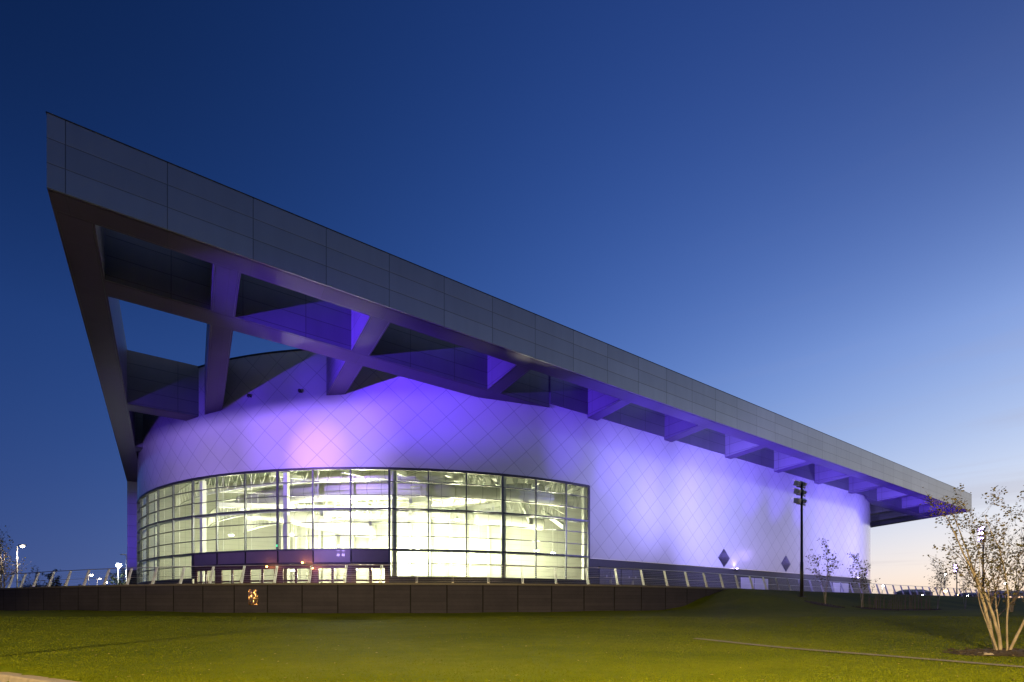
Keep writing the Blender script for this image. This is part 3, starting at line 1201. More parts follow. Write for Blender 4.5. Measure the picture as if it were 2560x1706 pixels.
def ground(X, Y):
    X = np.asarray(X, float)
    Y = np.asarray(Y, float)
    h = -1.5 + 0.056 * (Y - 9.5)
    h = np.where(Y > 20, np.minimum(h, -0.30 + 0.0 * Y), h)
    h = np.minimum(h, -0.30)
    h = np.maximum(h, -1.62)
    h = h + 0.03 * np.sin(X * 0.31 + 1.0) * np.cos(Y * 0.27) + 0.015 * np.sin(X * 0.9 + Y * 0.5)
    d, s = path_dist(X, Y)
    berm = smooth((s - (S_END - 6.0)) / 8.0)
    prof = smooth(1 - (d - 0.15) / 8.5)
    prof = np.where(d < 0, 1.0, prof)
    hb = h + (1.34 - h) * prof * berm
    # behind the edge: keep the sheet just below the podium
    hb = np.where(d < -0.2, np.minimum(hb, PZ - 0.45), hb)
    hb = np.where((d < -0.2), np.maximum(-0.4, np.minimum(hb, PZ - 0.45)), hb)
    # road side drops under the road sheet
    kd = kerb_dist(X, Y)
    hb = np.where(kd > 0.02, -1.85, hb)
    return hb


def gz(x, y):
    return float(ground(np.array([x]), np.array([y]))[0])


xs = np.concatenate([[-3000, -1500, -700, -350, -180, -110], np.arange(-80, -30, 2.5), np.arange(-30, 45, 0.5), np.arange(45, 130, 2.5), [140, 180, 260, 400, 800, 1600, 3000]])
ys = np.concatenate([[-200, -60, -20, -5, 3, 6], np.arange(8, 52, 0.5), np.arange(52, 115, 2.5), [120, 150, 220, 350, 600, 1100, 2000, 3500]])
GX, GY = np.meshgrid(xs, ys)
GH = ground(GX, GY)
far = np.maximum(np.abs(GX), np.abs(GY)) > 125
GH = np.where(far, np.where(kerb_dist(GX, GY) > 0, -1.85, -1.2), GH)
nx, ny = len(xs), len(ys)
verts = np.stack([GX, GY, GH], -1).reshape(-1, 3)
faces = [(j * nx + i, j * nx + i + 1, (j + 1) * nx + i + 1, (j + 1) * nx + i) for j in range(ny - 1) for i in range(nx - 1)]
me = bpy.data.meshes.new('lawn')
me.from_pydata(verts.tolist(), [], faces)
me.materials.append(M['lawn'])
me.polygons.foreach_set('use_smooth', [True] * len(me.polygons))
lawn = finish(bpy.data.objects.new('lawn', me), None)
tag(lawn, 'mown green lawn sloping up to the long grey wall', 'lawn', kind='structure')

TXL = 13.0
# blades of grass on the near lawn
rng = np.random.default_rng(3)
NB = 190000
yy = 9.2 + (rng.random(NB) ** 1.7) * 17.0
xx = (rng.random(NB) * 2 - 1) * (yy * 1.10 + 0.3)
kd = kerb_dist(xx, yy)
ok = (kd < -0.03)
xx, yy = xx[ok], yy[ok]
zz = ground(xx, yy)
n = xx.size
ang = rng.random(n) * 2 * PI
hgt = 0.012 + 0.020 * rng.random(n)
wd = 0.004 + 0.0009 * yy * rng.random(n)
lx, ly = (rng.random(n) - 0.5) * 0.05, (rng.random(n) - 0.5) * 0.05
V = np.empty((n, 3, 3))
V[:, 0] = np.stack([xx - wd * np.cos(ang), yy - wd * np.sin(ang), zz - 0.005], -1)
V[:, 1] = np.stack([xx + wd * np.cos(ang), yy + wd * np.sin(ang), zz - 0.005], -1)
V[:, 2] = np.stack([xx + lx, yy + ly, zz + hgt], -1)
me = bpy.data.meshes.new('grass')
me.vertices.add(n * 3)
me.vertices.foreach_set('co', V.ravel())
me.loops.add(n * 3)
me.loops.foreach_set('vertex_index', np.arange(n * 3))
me.polygons.add(n)
me.polygons.foreach_set('loop_start', np.arange(0, n * 3, 3))
me.materials.append(M['blade'])
me.update(calc_edges=True)
gr = finish(bpy.data.objects.new('grass', me), None)
tag(gr, 'short grass blades covering the near lawn', 'grass', kind='stuff')

# a few fallen leaves and daisies on the lawn
NLV = 420
yy = 9.4 + (rng.random(NLV) ** 1.5) * 14.0
xx = (rng.random(NLV) * 2 - 1) * (yy * 1.05)
xx[:150] = TXL + rng.normal(0, 1.6, 150)
yy[:150] = 12.8 + rng.normal(0, 1.2, 150)
zz = ground(xx, yy)
okl = kerb_dist(xx, yy) < -0.1
mb = MB()
for x_, y_, z_ in zip(xx[okl], yy[okl], zz[okl]):
    a_ = R.random() * 6.28
    L_ = R.uniform(0.02, 0.045)
    c_, s__ = math.cos(a_) * L_, math.sin(a_) * L_
    mb.face(((x_ - c_, y_ - s__, z_ + 0.035), (x_ + s__ * 0.5, y_ - c_ * 0.5, z_ + 0.045), (x_ + c_, y_ + s__, z_ + 0.04), (x_ - s__ * 0.5, y_ + c_ * 0.5, z_ + 0.05)))
tag(mb.build('fallen_leaves', speckled('fallen_leaf', (0.20, 0.15, 0.06), 0.7, 0.0, 2.0, 0.6, 0.0, 'pos')), 'scattered fallen leaves on the lawn', 'leaves', kind='stuff')
# road and kerb
mb = MB()
k0, k1 = KA - KD * 60, KA + KD * 60
q0, q1 = k0 + KN * 0.27, k1 + KN * 0.27
r0, r1 = q0 + KN * 14, q1 + KN * 14
mb.face([(p.x, p.y, -1.64) for p in (q0 - KN * 0.1, r0, r1, q1 - KN * 0.1)])
tag(mb.build('road', M['asphalt']), 'dark asphalt road beside the pale kerb', 'road', kind='structure')
mb = MB()
Lk = 0.915
i = 0
pos_ = -60.0
while pos_ < 60:
    a_, b_ = KA + KD * pos_, KA + KD * (pos_ + Lk - 0.012)
    prof_ = [(0.0, -1.9), (0.0, -1.482), (0.23, -1.482), (0.255, -1.51), (0.27, -1.66), (0.27, -1.9)]
    ra = [(a_.x + KN.x * o_, a_.y + KN.y * o_, z_) for o_, z_ in prof_]
    rb = [(b_.x + KN.x * o_, b_.y + KN.y * o_, z_) for o_, z_ in prof_]
    mb.hexa(ra, rb)
    pos_ += Lk
tag(mb.build('kerb', M['kerb']), 'pale concrete kerb between the lawn and the road', 'kerb', kind='structure')

# thin concrete edging strip in the lawn
ED = catmull([(5.2, 17.1), (6.3, 16.2), (7.9, 14.1), (9.6, 12.6), (11.6, 10.95), (14.5, 9.0)], 10)
ED = [p for p in ED if p[0] >= 6.15]
mb = MB()
pr = None
for i in range(len(ED) - 1):
    a_, b_ = Vector((*ED[i], 0)), Vector((*ED[i + 1], 0))
    d_ = (b_ - a_).normalized()
    nn_ = Vector((-d_.y, d_.x, 0)) * 0.15
    def gp(p):
        return (p.x, p.y, gz(p.x, p.y) + 0.022)
    mb.face((gp(a_ - nn_), gp(b_ - nn_), gp(b_ + nn_), gp(a_ + nn_)))
tag(mb.build('path', M['edging']), 'narrow concrete strip crossing the lawn at the right', 'path', kind='structure')

# podium slab
mb = MB()
ss = np.arange(0, TOTAL, 1.5)
poly = [tuple(pat(s_)[0] + pat(s_)[2] * 0.3) for s_ in ss]
pts = [(p[0], p[1], PZ) for p in poly] + [(150, 160, PZ), (60, 190, PZ), (-60, 170, PZ), (-85, 90, PZ)]
mb.face(pts)
tag(mb.build('podium', M['tile']), 'raised paved terrace round the arena behind the railing', 'terrace', kind='structure')

# retaining wall
rw = empty('retaining_wall', tuple(pat(S_JOINT)[0])[:2] + (-0.4,))
tag(rw, 'long curved grey block retaining wall with a dark coping below the railing', 'wall')
mb = MB()
s_ = 0.0
while s_ < S_END + 3:
    e_ = s_ + 0.6
    (p, d, nn_), (p2, d2, n2) = pat(s_), pat(e_)
    o0, o1 = p, p2
    mb.face(((o0.x, o0.y, -1.0), (o1.x, o1.y, -1.0), (o1.x, o1.y, PZ + 0.05), (o0.x, o0.y, PZ + 0.05)),
            [(s_ - S_JOINT, -1.0), (e_ - S_JOINT, -1.0), (e_ - S_JOINT, PZ + .05), (s_ - S_JOINT, PZ + .05)])
    s_ = e_
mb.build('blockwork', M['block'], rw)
mb = MB()
s_ = 0.0
while s_ < TOTAL - 1:
    e_ = s_ + 0.6
    (p, d, n1_), (p2, d2, n2_) = pat(s_), pat(e_)
    a0, a1, b0, b1 = p - n1_ * 0.05, p2 - n2_ * 0.05, p + n1_ * 0.42, p2 + n2_ * 0.42
    lo = [(q.x, q.y, PZ + 0.03) for q in (a0, a1, b1, b0)]
    hi = [(q.x, q.y, PZ + 0.145) for q in (a0, a1, b1, b0)]
    n_ = 4
    mb.face((lo[0], lo[1], hi[1], hi[0]))
    mb.face(hi)
    mb.face(list(reversed(lo)))
    mb.face((lo[2], lo[3], hi[3], hi[2]))
    s_ = e_
mb.build('coping', M['coping'], rw)
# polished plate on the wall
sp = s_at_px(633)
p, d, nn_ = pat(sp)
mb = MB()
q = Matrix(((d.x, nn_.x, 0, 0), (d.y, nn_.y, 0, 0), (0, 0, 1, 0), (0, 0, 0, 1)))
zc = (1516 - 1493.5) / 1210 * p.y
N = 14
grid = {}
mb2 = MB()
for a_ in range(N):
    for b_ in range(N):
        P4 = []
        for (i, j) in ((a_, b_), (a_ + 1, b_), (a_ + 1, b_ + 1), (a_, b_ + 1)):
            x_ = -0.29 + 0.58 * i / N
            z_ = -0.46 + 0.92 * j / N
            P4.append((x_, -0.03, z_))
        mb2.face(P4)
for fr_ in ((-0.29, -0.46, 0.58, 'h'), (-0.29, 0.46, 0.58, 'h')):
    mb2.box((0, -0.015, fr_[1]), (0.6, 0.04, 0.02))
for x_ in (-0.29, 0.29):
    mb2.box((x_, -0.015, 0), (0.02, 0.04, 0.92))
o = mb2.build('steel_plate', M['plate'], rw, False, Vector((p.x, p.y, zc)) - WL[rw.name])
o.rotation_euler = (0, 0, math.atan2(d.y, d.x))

# railing
rail = empty('railing', tuple(pat(s_at_px(880))[0])[:2] + (PZ + 0.145,))
tag(rail, 'long steel balustrade of leaning blade posts and thin cables on top of the wall', 'railing')
LEAN = 0.30
ZB = PZ + 0.145
pm = MB()
# blade: local x = radial inward, z up, thin in y
w0, w1, th = 0.135, 0.10, 0.012
h_ = 1.07
for yo in (-0.045, 0.045):
    lo = [(-w0 / 2, yo - th / 2, 0), (w0 / 2, yo - th / 2, 0), (w0 / 2, yo + th / 2, 0), (-w0 / 2, yo + th / 2, 0)]
    hi = [(LEAN - w1 / 2, yo - th / 2, h_), (LEAN + w1 / 2, yo - th / 2, h_), (LEAN + w1 / 2, yo + th / 2, h_), (LEAN - w1 / 2, yo + th / 2, h_)]
    pm.hexa(lo, hi)
for q_ in (0.03, 0.4, 0.8):
    xx_ = LEAN * q_
    pm.box((xx_, 0, h_ * q_ + 0.02), (0.05, 0.08, 0.04))
pm.box((0, 0, 0.008), (0.34, 0.16, 0.016))
post_mesh = pm.mesh('post', M['post'])
posts = 0
s_ = S_JOINT + 0.35 - 2.16 * 30
while s_ < TOTAL - 2:
    if s_ > 8 and posts < 98:
        p, d, nn_ = pat(s_)
        o = bpy.data.objects.new('post', post_mesh)
        col.objects.link(o)
        o.parent = rail
        o.location = Vector((p.x + nn_.x * 0.15, p.y + nn_.y * 0.15, ZB)) - WL[rail.name]
        o.rotation_euler = (0, 0, math.atan2(nn_.y, nn_.x))
        posts += 1
    s_ += 2.16


def run_tube(q_, r, mat, name, nseg=6):
    mb = MB()
    pts = []
    s_ = 4.0
    while s_ < TOTAL - 2:
        p, d, nn_ = pat(s_)
        c = p + nn_ * (0.15 + LEAN * q_)
        pts.append((c.x, c.y, ZB + h_ * q_))
        s_ += 1.08
    mb.tube(pts, r, nseg)
    return mb.build(name, mat, rail, True)


run_tube(1.03, 0.026, M['steel'], 'handrail', 8)
run_tube(0.44, 0.016, M['steel'], 'mid_rail')
for q_ in (0.10, 0.21, 0.32, 0.55, 0.66, 0.77, 0.88):
    run_tube(q_, 0.004, M['steel'], 'cable', 4)

# ================================================================== FLOODLIGHT MASTS
VIO = (0.30, 0.15, 1.0)
M['flood_lens'] = emission('flood_lens', (0.52, 0.38, 1.0), 34.0)


def mast(x, y, ztop, aim, label, zb=None):
    zb = gz(x, y) if zb is None else zb
    H = ztop - zb
    yaw = math.atan2(aim[1] - y, aim[0] - x)
    root = empty('floodlight_mast', (x, y, zb), yaw)      # local +x faces the wall
    tag(root, label, 'floodlight mast', 'floodlight masts')
    mb = MB()
    mb.tube([(0, 0, 0), (0, 0, 2.6), (0, 0, 2.62), (0, 0, H)], [0.125, 0.118, 0.098, 0.072], 14)
    mb.build('pole', M['mast'], root, True, (0, 0, 0))
    mb = MB()
    mb.box((0, 0, 0.03), (0.42, 0.42, 0.06))
    mb.build('base_plate', M['mast'], root, False, (0, 0, 0))
    for zc_ in (H - 0.38, H - 0.98, H - 1.66):
        mb = MB()
        mb.bar((0.06, -0.48, zc_), (0.06, 0.48, zc_), 0.07)
        mb.bar((0.06, -0.48, zc_ - 0.06), (-0.05, 0.0, zc_ - 0.06), 0.04)
        mb.build('crossbar', M['mast'], root, False, (0, 0, 0))
        for sy_ in (-1, 1):
            tl = rad(R.uniform(8, 24))
            mt = Matrix.Translation((0.10, sy_ * 0.33, zc_ + 0.26)) @ Matrix.Rotation(sy_ * rad(R.uniform(-10, 10)), 4, 'Z') @ Matrix.Rotation(-tl, 4, 'Y')
            mb = MB()
            P = lambda a, b, c: tuple(mt @ Vector((a, b, c)))
            lo = [P(-0.18, -0.13, -0.10), P(-0.18, 0.13, -0.10), P(-0.18, 0.13, 0.12), P(-0.18, -0.13, 0.12)]
            hi = [P(0.14, -0.23, -0.19), P(0.14, 0.23, -0.19), P(0.14, 0.23, 0.19), P(0.14, -0.23, 0.19)]
            mb.hexa(lo, hi)
            # visor and side cheeks
            vs = [P(0.14, -0.23, 0.19), P(0.14, 0.23, 0.19), P(0.38, 0.24, 0.17), P(0.38, -0.24, 0.17)]
            mb.hexa(vs, [P(0.14, -0.23, 0.205), P(0.14, 0.23, 0.205), P(0.38, 0.24, 0.185), P(0.38, -0.24, 0.185)])
            # yoke and cooling fins
            mb.boxm(mt @ Matrix.Translation((-0.03, 0, -0.19)), (0.06, 0.40, 0.03))
            for fz in (-0.06, 0.0, 0.06):
                mb.boxm(mt @ Matrix.Translation((-0.205, 0, fz)), (0.05, 0.24, 0.012))
            ho = mb.build('lamp_head', M['head'], root, False, (0, 0, 0))
            mb = MB()
            mb.face([P(0.146, -0.20, -0.16), P(0.146, 0.20, -0.16), P(0.146, 0.20, 0.16), P(0.146, -0.20, 0.16)])
            mb.build('lamp_lens', M['flood_lens'], ho, False, (0, 0, 0))
    return Vector((x, y, ztop - 0.8)), Vector((math.cos(yaw), math.sin(yaw), 0))


def floods(base, fw, targets):
    for (tu, tv, tz, e, colr, cone, blend) in targets:
        light('SPOT', 'flood_beam', base + fw * 0.62, e, colr, W(tu, tv, tz), 0.18, cone, blend)


WALLV = (0.34, 0.30, 1.0)
DEEP = (0.12, 0.038, 1.0)
PINK = (1.0, 0.40, 0.80)
# the mast that stands out of frame at the left; its lamps mirror in the band above the doors
mA, fA = mast(-27.4, 11.0, 8.6, W(8, 42), 'dark floodlight mast whose six violet lamps mirror in the band above the doors')
rootA = [o for o in bpy.data.objects if o.name.startswith('floodlight_mast') and o.type == 'EMPTY'][0]
hz = 8.6 - 1.05 - WL[rootA.name].z
beam_blocker = MB()  # unseen plate added to cut the flood beams off near the soffit line
beam_blocker.hexa([(0.74, -0.75, hz + 0.13), (1.22, -0.75, hz + 0.13), (1.22, 0.75, hz + 0.13), (0.74, 0.75, hz + 0.13)],
          [(0.74, -0.75, hz + 0.145), (1.22, -0.75, hz + 0.145), (1.22, 0.75, hz + 0.145), (0.74, 0.75, hz + 0.145)])
beam_blocker.bar((0.05, 0, hz + 0.14), (0.76, 0, hz + 0.14), 0.06)
beam_blocker.build('beam_blocker', M['mast'], rootA, False, (0, 0, 0))
LH = Vector((mA.x, mA.y, 8.6 - 1.05)) + fA * 0.78
LAV = (0.46, 0.30, 1.0)
for (tu, tv, tz, e, colr, cone, blend) in [(5, 44, 14.0, 28000, LAV, 66, 1.0), (7.5, 41.5, 14.0, 64000, VIO, 28, 1.0), (9.5, 40, 12.0, 44000, (0.40, 0.26, 1.0), 18, 1.0), (8.5, 41.5, 12.4, 24000, PINK, 12, 1.0), (-1, 52, 14.0, 17000, LAV, 40, 1.0), (18, 36.5, 13.0, 5000, LAV, 30, 1.0)]:
    light('SPOT', 'flood_beam', LH, e, colr, W(tu, tv, tz), 0.012, cone, blend)
floods(mA, fA, [(13, 34, 17.8, 190000, DEEP, 27, 1.0), (10.5, 40.3, 17.8, 21000, DEEP, 18, 1.0), (6.5, 43.5, 17.5, 21000, DEEP, 18, 1.0), (2.7, 47.5, 17.2, 21000, DEEP, 17, 1.0), (-0.7, 52.7, 16.6, 21000, DEEP, 16, 1.0), (-3.4, 60, 15.6, 21000, DEEP, 15, 1.0), (-6, 74, 9.0, 26000, DEEP, 12, 0.7)])
mB, fB = mast(21.55, 36.0, 9.25, W(40, 33.5), 'dark floodlight mast on the grass bank with six lamp heads seen from behind')
floods(mB, fB, [(35, 33.5, 9.5, 12000, WALLV, 66, 1.0), (46, 33.5, 10.0, 11000, WALLV, 80, 1.0), (39, 33.5, 13.6, 10000, WALLV, 66, 1.0), (58, 33.5, 10.5, 42000, WALLV, 88, 1.0), (22, 34.5, 12.5, 3500, WALLV, 60, 1.0)])
mC, fC = mast(58.6, 60.2, 9.7, W(70, 33.5), 'slim floodlight mast with glowing violet lamps seen through the birch', zb=1.3)
floods(mC, fC, [(79, 33.5, 10.0, 24000, WALLV, 92, 1.0), (95, 35, 10.0, 22000, WALLV, 80, 1.0)])
mD, fD = mast(96.5, 105.0, 9.0, W(118, 60), 'thin distant floodlight mast, smallest of the masts, right of the white topped street lamp', zb=1.2)

# uplights sunk in the terrace between wall and railing, washing the roof soffit
for k_ in range(16):
    u_ = 22.0 + 6.0 * k_
    light('SPOT', 'terrace_uplight', W(u_, 29.8, PZ + 0.1), 56000 if 3 < k_ < 13 else 46000, DEEP, W(u_ + 7.0, 30.4, 17), 0.1, 38, 1.0)
# ================================================================== TREES


def branchy(name, label, base, stems, height, seed, leaves, leaf_len, leafmat, barkmat, spread=1.0, wind=0.0, group=None, r0=0.05, thin=1.0):
    rnd = random.Random(seed)
    bx, by, bz = base
    root = empty(name, base)
    tag(root, label, 'tree', group)
    tm, cm, lm = MB(), MB(), MB()
    tips = []

    def grow(p, d, L, r, depth, mbx):
        n = max(3, int(L / (0.28 if depth == 0 else 0.16)))
        pts, rads = [p.copy()], [r]
        q = p.copy()
        dd = d.copy()
        for i in range(n):
            fr = (i + 1) / n
            jit = 0.10 if depth == 0 else 0.2
            dd = (dd + Vector((rnd.gauss(0, jit) * 0.6, rnd.gauss(0, jit) * 0.6, rnd.gauss(0, jit) * 0.3 + (0.04 if depth else 0.02)))
                  + Vector((-wind, 0, 0)) * (0.02 + 0.05 * depth) * fr).normalized()
            q = q + dd * (L / n)
            pts.append(q.copy())
            rads.append(max(0.0025, r * (1 - 0.78 * fr)))
            if depth < 2:
                start = 0.28 if depth == 0 else 0.2
                if fr > start and rnd.random() < (0.85 if depth == 0 else 0.65) * thin:
                    az = rnd.random() * 2 * PI
                    side = Vector((math.cos(az), math.sin(az), 0))
                    nd = (dd * 0.75 + side * 0.72 * spread + Vector((0, 0, 0.15))).normalized()
                    grow(q.copy(), nd, L * (0.42 if depth == 0 else 0.5) * rnd.uniform(0.65, 1.15) * (1.15 - 0.55 * fr), rads[-1] * 0.5, depth + 1, cm)
            if depth >= 1 and fr > 0.3:
                tips.append((q.copy(), dd.copy()))
            elif depth == 0 and fr > 0.6:
                tips.append((q.copy(), dd.copy()))
        mbx.tube(pts, rads, 9 if depth == 0 and r > 0.02 else (5 if depth < 2 else 3), cap=False)

    for (dx, dy, tx, ty, hfrac, rr) in stems:
        p = Vector((dx, dy, -0.12))
        d = Vector((tx, ty, 1.0)).normalized()
        grow(p, d, height * hfrac, rr, 0, tm)
    # leaves
    for _ in range(leaves):
        q, d = rnd.choice(tips)
        c = q + Vector((rnd.gauss(0, 0.07) - wind * abs(rnd.gauss(0, 0.06)), rnd.gauss(0, 0.07), rnd.gauss(0, 0.06) - 0.02))
        L = leaf_len * rnd.uniform(0.6, 1.25)
        ax = Vector((rnd.gauss(-0.5 * wind, 0.8), rnd.gauss(0, 0.8), rnd.gauss(-0.35, 0.5))).normalized()
        sd = ax.cross(Vector((rnd.gauss(0, 1), rnd.gauss(0, 1), rnd.gauss(0, 1)))).normalized() * L * 0.30
        up = ax.cross(sd).normalized() * L * 0.06
        lm.face((c, c + ax * L * 0.45 + sd + up, c + ax * L, c + ax * L * 0.45 - sd + up))
    tm.build('trunk', barkmat, root, True, (0, 0, 0))
    cr = cm.build('crown', M['twig'], root, True, (0, 0, 0))
    lm.build('foliage', leafmat, cr, False, (0, 0, 0))
    return root


def mulch(x, y, rx, ry, label):
    mb = MB()
    rnd = random.Random(int(x * 10))
    n = 28
    ring = []
    for i in range(n):
        a = 2 * PI * i / n
        k_ = 1 + rnd.uniform(-0.12, 0.12)
        X, Y = x + rx * k_ * math.cos(a), y + ry * k_ * math.sin(a)
        ring.append((X, Y, gz(X, Y) + 0.012))
    mid = [(x + (p[0] - x) * 0.7, y + (p[1] - y) * 0.7, gz(x + (p[0] - x) * 0.7, y + (p[1] - y) * 0.7) + 0.05 + rnd.uniform(0, 0.03)) for p in ring]
    cpt = (x, y, gz(x, y) + 0.08)
    for i in range(n):
        j = (i + 1) % n
        mb.face((ring[i], ring[j], mid[j], mid[i]))
        mb.face((mid[i], mid[j], cpt))
    # loose chips
    for _ in range(int(220 * rx * ry) + 40):
        a, q = rnd.random() * 2 * PI, math.sqrt(rnd.random()) * 1.05
        X, Y = x + rx * q * math.cos(a), y + ry * q * math.sin(a)
        mt = Matrix.Translation((X, Y, gz(X, Y) + 0.05 + rnd.uniform(0, 0.04))) @ Matrix.Rotation(rnd.random() * 6.28, 4, 'Z') @ Matrix.Rotation(rnd.uniform(-.6, .6), 4, 'X')
        mb.boxm(mt, (rnd.uniform(0.04, 0.10), 0.025, 0.015))
    return tag(mb.build('mulch_bed', M['mulch']), label, 'mulch', kind='stuff')


TX, TY = 13.35, 13.2
TZ = gz(TX, TY)
branchy('birch_tree', 'big birch with several pale stems and sparse leaves, in a mulch ring by the path', (TX, TY, TZ),
        [(-0.10, 0, -0.20, 0.02, 1.0, 0.043), (0.02, 0.05, 0.00, 0.08, 1.02, 0.042), (0.13, -0.02, 0.30, -0.04, 0.98, 0.036), (0.06, -0.08, 0.10, -0.14, 0.95, 0.025), (-0.04, 0.10, -0.10, 0.2, 0.9, 0.024), (-0.12, -0.05, -0.34, 0.05, 0.78, 0.016), (0.09, 0.10, 0.18, 0.16, 0.85, 0.024)],
        4.15, 21, 3100, 0.075, M['leaf'], M['bark'], 0.9, 1.2)
mulch(TX + 0.1, TY - 0.1, 1.75, 0.55, 'dark mulch ring round the big birch')
# flat stone in the ring
mb = MB()
mb.tube([(TX - 0.85, TY - 0.42, gz(TX - .85, TY - .42) + 0.03), (TX - 0.85, TY - 0.42, gz(TX - .85, TY - .42) + 0.075)], [0.17, 0.14], 10)
tag(mb.build('stone', M['kerb']), 'flat pale stone lying on the mulch below the big birch', 'stone')


def px_pos(px, Y):
    return (px - 1280) / 1210.0 * Y


small = [
    (2065, 33.6, 4.25, 31, 520, 'young slim birch with one straight stem in front of the violet wall', 3),
    (2156, 34.6, 3.75, 32, 560, 'young birch before the rounded corner of the arena, beside the sapling bed', 3),
    (2343, 41.0, 4.5, 33, 600, 'thin birch against the sunset, right of the sapling bed and its last sapling', 4),
    (2412, 44.0, 4.3, 34, 380, 'nearly bare birch behind the big birch, in front of the distant mast', 3),
]
for px, Y, H, sd, nl, lab, ns in small:
    x = px_pos(px, Y)
    rr_ = random.Random(sd)
    st = [(rr_.uniform(-.06, .06), rr_.uniform(-.06, .06), rr_.uniform(-.16, .16), rr_.uniform(-.1, .1), 1.0 - 0.1 * i, 0.021 - 0.003 * i) for i in range(ns)]
    branchy('birch_tree', lab, (x, Y, gz(x, Y)), st, H * 0.92, sd, nl, 0.13, M['leaf'], M['bark'], 0.8, 0.5)
x = px_pos(2060, 33.5)
mulch(x, 33.4, 1.3, 0.7, 'dark mulch ring below the young slim birch')
xh = px_pos(2235, 34.5)
mulch(xh, 34.3, 3.0, 0.8, 'dark mulch bed below the bare saplings')
# second trees at the far right edge, behind the big birch
for px, Y, H, sd, nl, lab in ((2528, 30.0, 5.0, 41, 520, 'slender pale birch right behind the big birch at the picture edge'), (2590, 23.0, 6.0, 42, 900, 'leafy birch at the right picture edge, half cut off by it')):
    x = px_pos(px, Y)
    rr_ = random.Random(sd)
    st = [(rr_.uniform(-.08, .08), rr_.uniform(-.08, .08), rr_.uniform(-.2, .2), rr_.uniform(-.15, .15), 1.0 - 0.08 * i, 0.038 - 0.004 * i) for i in range(4)]
    branchy('birch_tree', lab, (x, Y, gz(x, Y)), st, H * 0.92, sd, nl, 0.11, M['leaf'], M['bark'], 0.85, 0.6)

# bare saplings planted in the mulch bed
for i in range(30):
    px = 2172 + i * 5.2 + R.uniform(-3.5, 3.5)
    Y = 34.3 + R.uniform(-0.6, 0.9)
    x = px_pos(px, Y)
    mb = MB()
    h2 = R.uniform(0.7, 1.5)
    tx, ty = R.gauss(0, 0.06), R.gauss(0, 0.06)
    mb.tube([(0, 0, -0.05), (tx * 0.4, ty * 0.4, h2 * 0.5), (tx, ty, h2)], [0.019, 0.015, 0.007], 5)
    for b_ in range(4):
        q_ = R.uniform(0.35, 0.9)
        a_ = R.random() * 6.28
        st = Vector((tx * q_, ty * q_, h2 * q_))
        mb.tube([st, st + Vector((math.cos(a_) * 0.12, math.sin(a_) * 0.12, 0.22))], [0.006, 0.003], 4)
    o = mb.build('sapling', M['twig'], None, False, (x, Y, gz(x, Y)))
    tag(o, 'thin bare sapling standing in the dark mulch bed', 'sapling', 'bare saplings in the mulch bed')

# trees beyond the podium at the left
for px, Y, H, sd, nl, ll, mt, bm, lab in (
        (4, 50.0, 8.6, 51, 700, 0.20, 'leaf', 'bark', 'tall lamp lit tree cut by the left picture edge'),
        (88, 66.0, 5.6, 52, 420, 0.18, 'leaf', 'bark', 'bare pale tree behind the railing, right of the tall lit lamp'),
        (133, 70.0, 5.6, 53, 1500, 0.22, 'leaf_green', 'bark_dark', 'dark leafy tree behind the railing, between the bare tree and the small lamps'),
        (200, 92.0, 4.4, 54, 900, 0.26, 'leaf_green', 'bark_dark', 'low dark round tree just left of the row of small lamps'),
        (302, 62.0, 5.2, 55, 1700, 0.22, 'leaf_green', 'bark_dark', 'green lit tree below the bright lamp beside the arena')):
    x = px_pos(px, Y)
    rr_ = random.Random(sd)
    st = [(rr_.uniform(-.1, .1), rr_.uniform(-.1, .1), rr_.uniform(-.22, .22), rr_.uniform(-.2, .2), 1.0 - 0.1 * i, 0.09 - 0.01 * i) for i in range(4)]
    branchy('broadleaf_tree' if mt == 'leaf_green' else 'birch_tree', lab, (x, Y, -0.4), st, H * 0.9, sd, nl, ll, M[mt], M[bm], 0.9, 0.2)

# ================================================================== STREET LAMPS, FAR THINGS
M['lampglow'] = emission('street_lamp_glow', (1.0, 0.86, 0.66), 60.0)
M['lampwhite'] = emission('white_lamp_glow', (0.92, 1.0, 0.98), 90.0)
M['lamporange'] = emission('orange_lamp_glow', (1.0, 0.55, 0.2), 40.0)


def street_lamp(px, py, Y, label, glow='lampglow', arm=0.55, size=0.16, e=0.0, colr=(1, .8, .55), zb=-0.4, group='street lamps', prad=0.065):
    zt = (1516 - py) / 1210.0 * Y
    x = px_pos(px, Y)
    root = empty('street_lamp', (x, Y, zb))
    tag(root, label, 'street lamp', group)
    H = zt - zb
    mb = MB()
    mb.tube([(0, 0, 0), (0, 0, H * 0.5), (0, 0, H)], [prad, prad * 0.85, prad * 0.7], 8)
    mb.build('pole', M['post'], root, True, (0, 0, 0))
    mb = MB()
    mb.bar((0, 0, H), (arm, 0, H + 0.10), 0.06)
    hx = arm
    mb.boxm(Matrix.Translation((hx, 0, H + 0.12)), (0.62, 0.26, 0.11))
    hd = mb.build('lamp_head', M['head'], root, False, (0, 0, 0))
    if glow:
        mb = MB()
        pts = [(hx, 0, H + 0.07 - size * 1.2 + size * 0.4 * i) for i in range(4)]
        mb.tube(pts, [size * 0.5, size, size * 1.05, size * 0.8], 12)
        mb.build('lamp_lens', M[glow], hd, True, (0, 0, 0))
        if e:
            light('SPOT', 'street_lamp_light', (x + hx, Y, zt - 0.35), e, colr, (x + hx, Y, -5), 0.15, 150, 0.3)
    return root


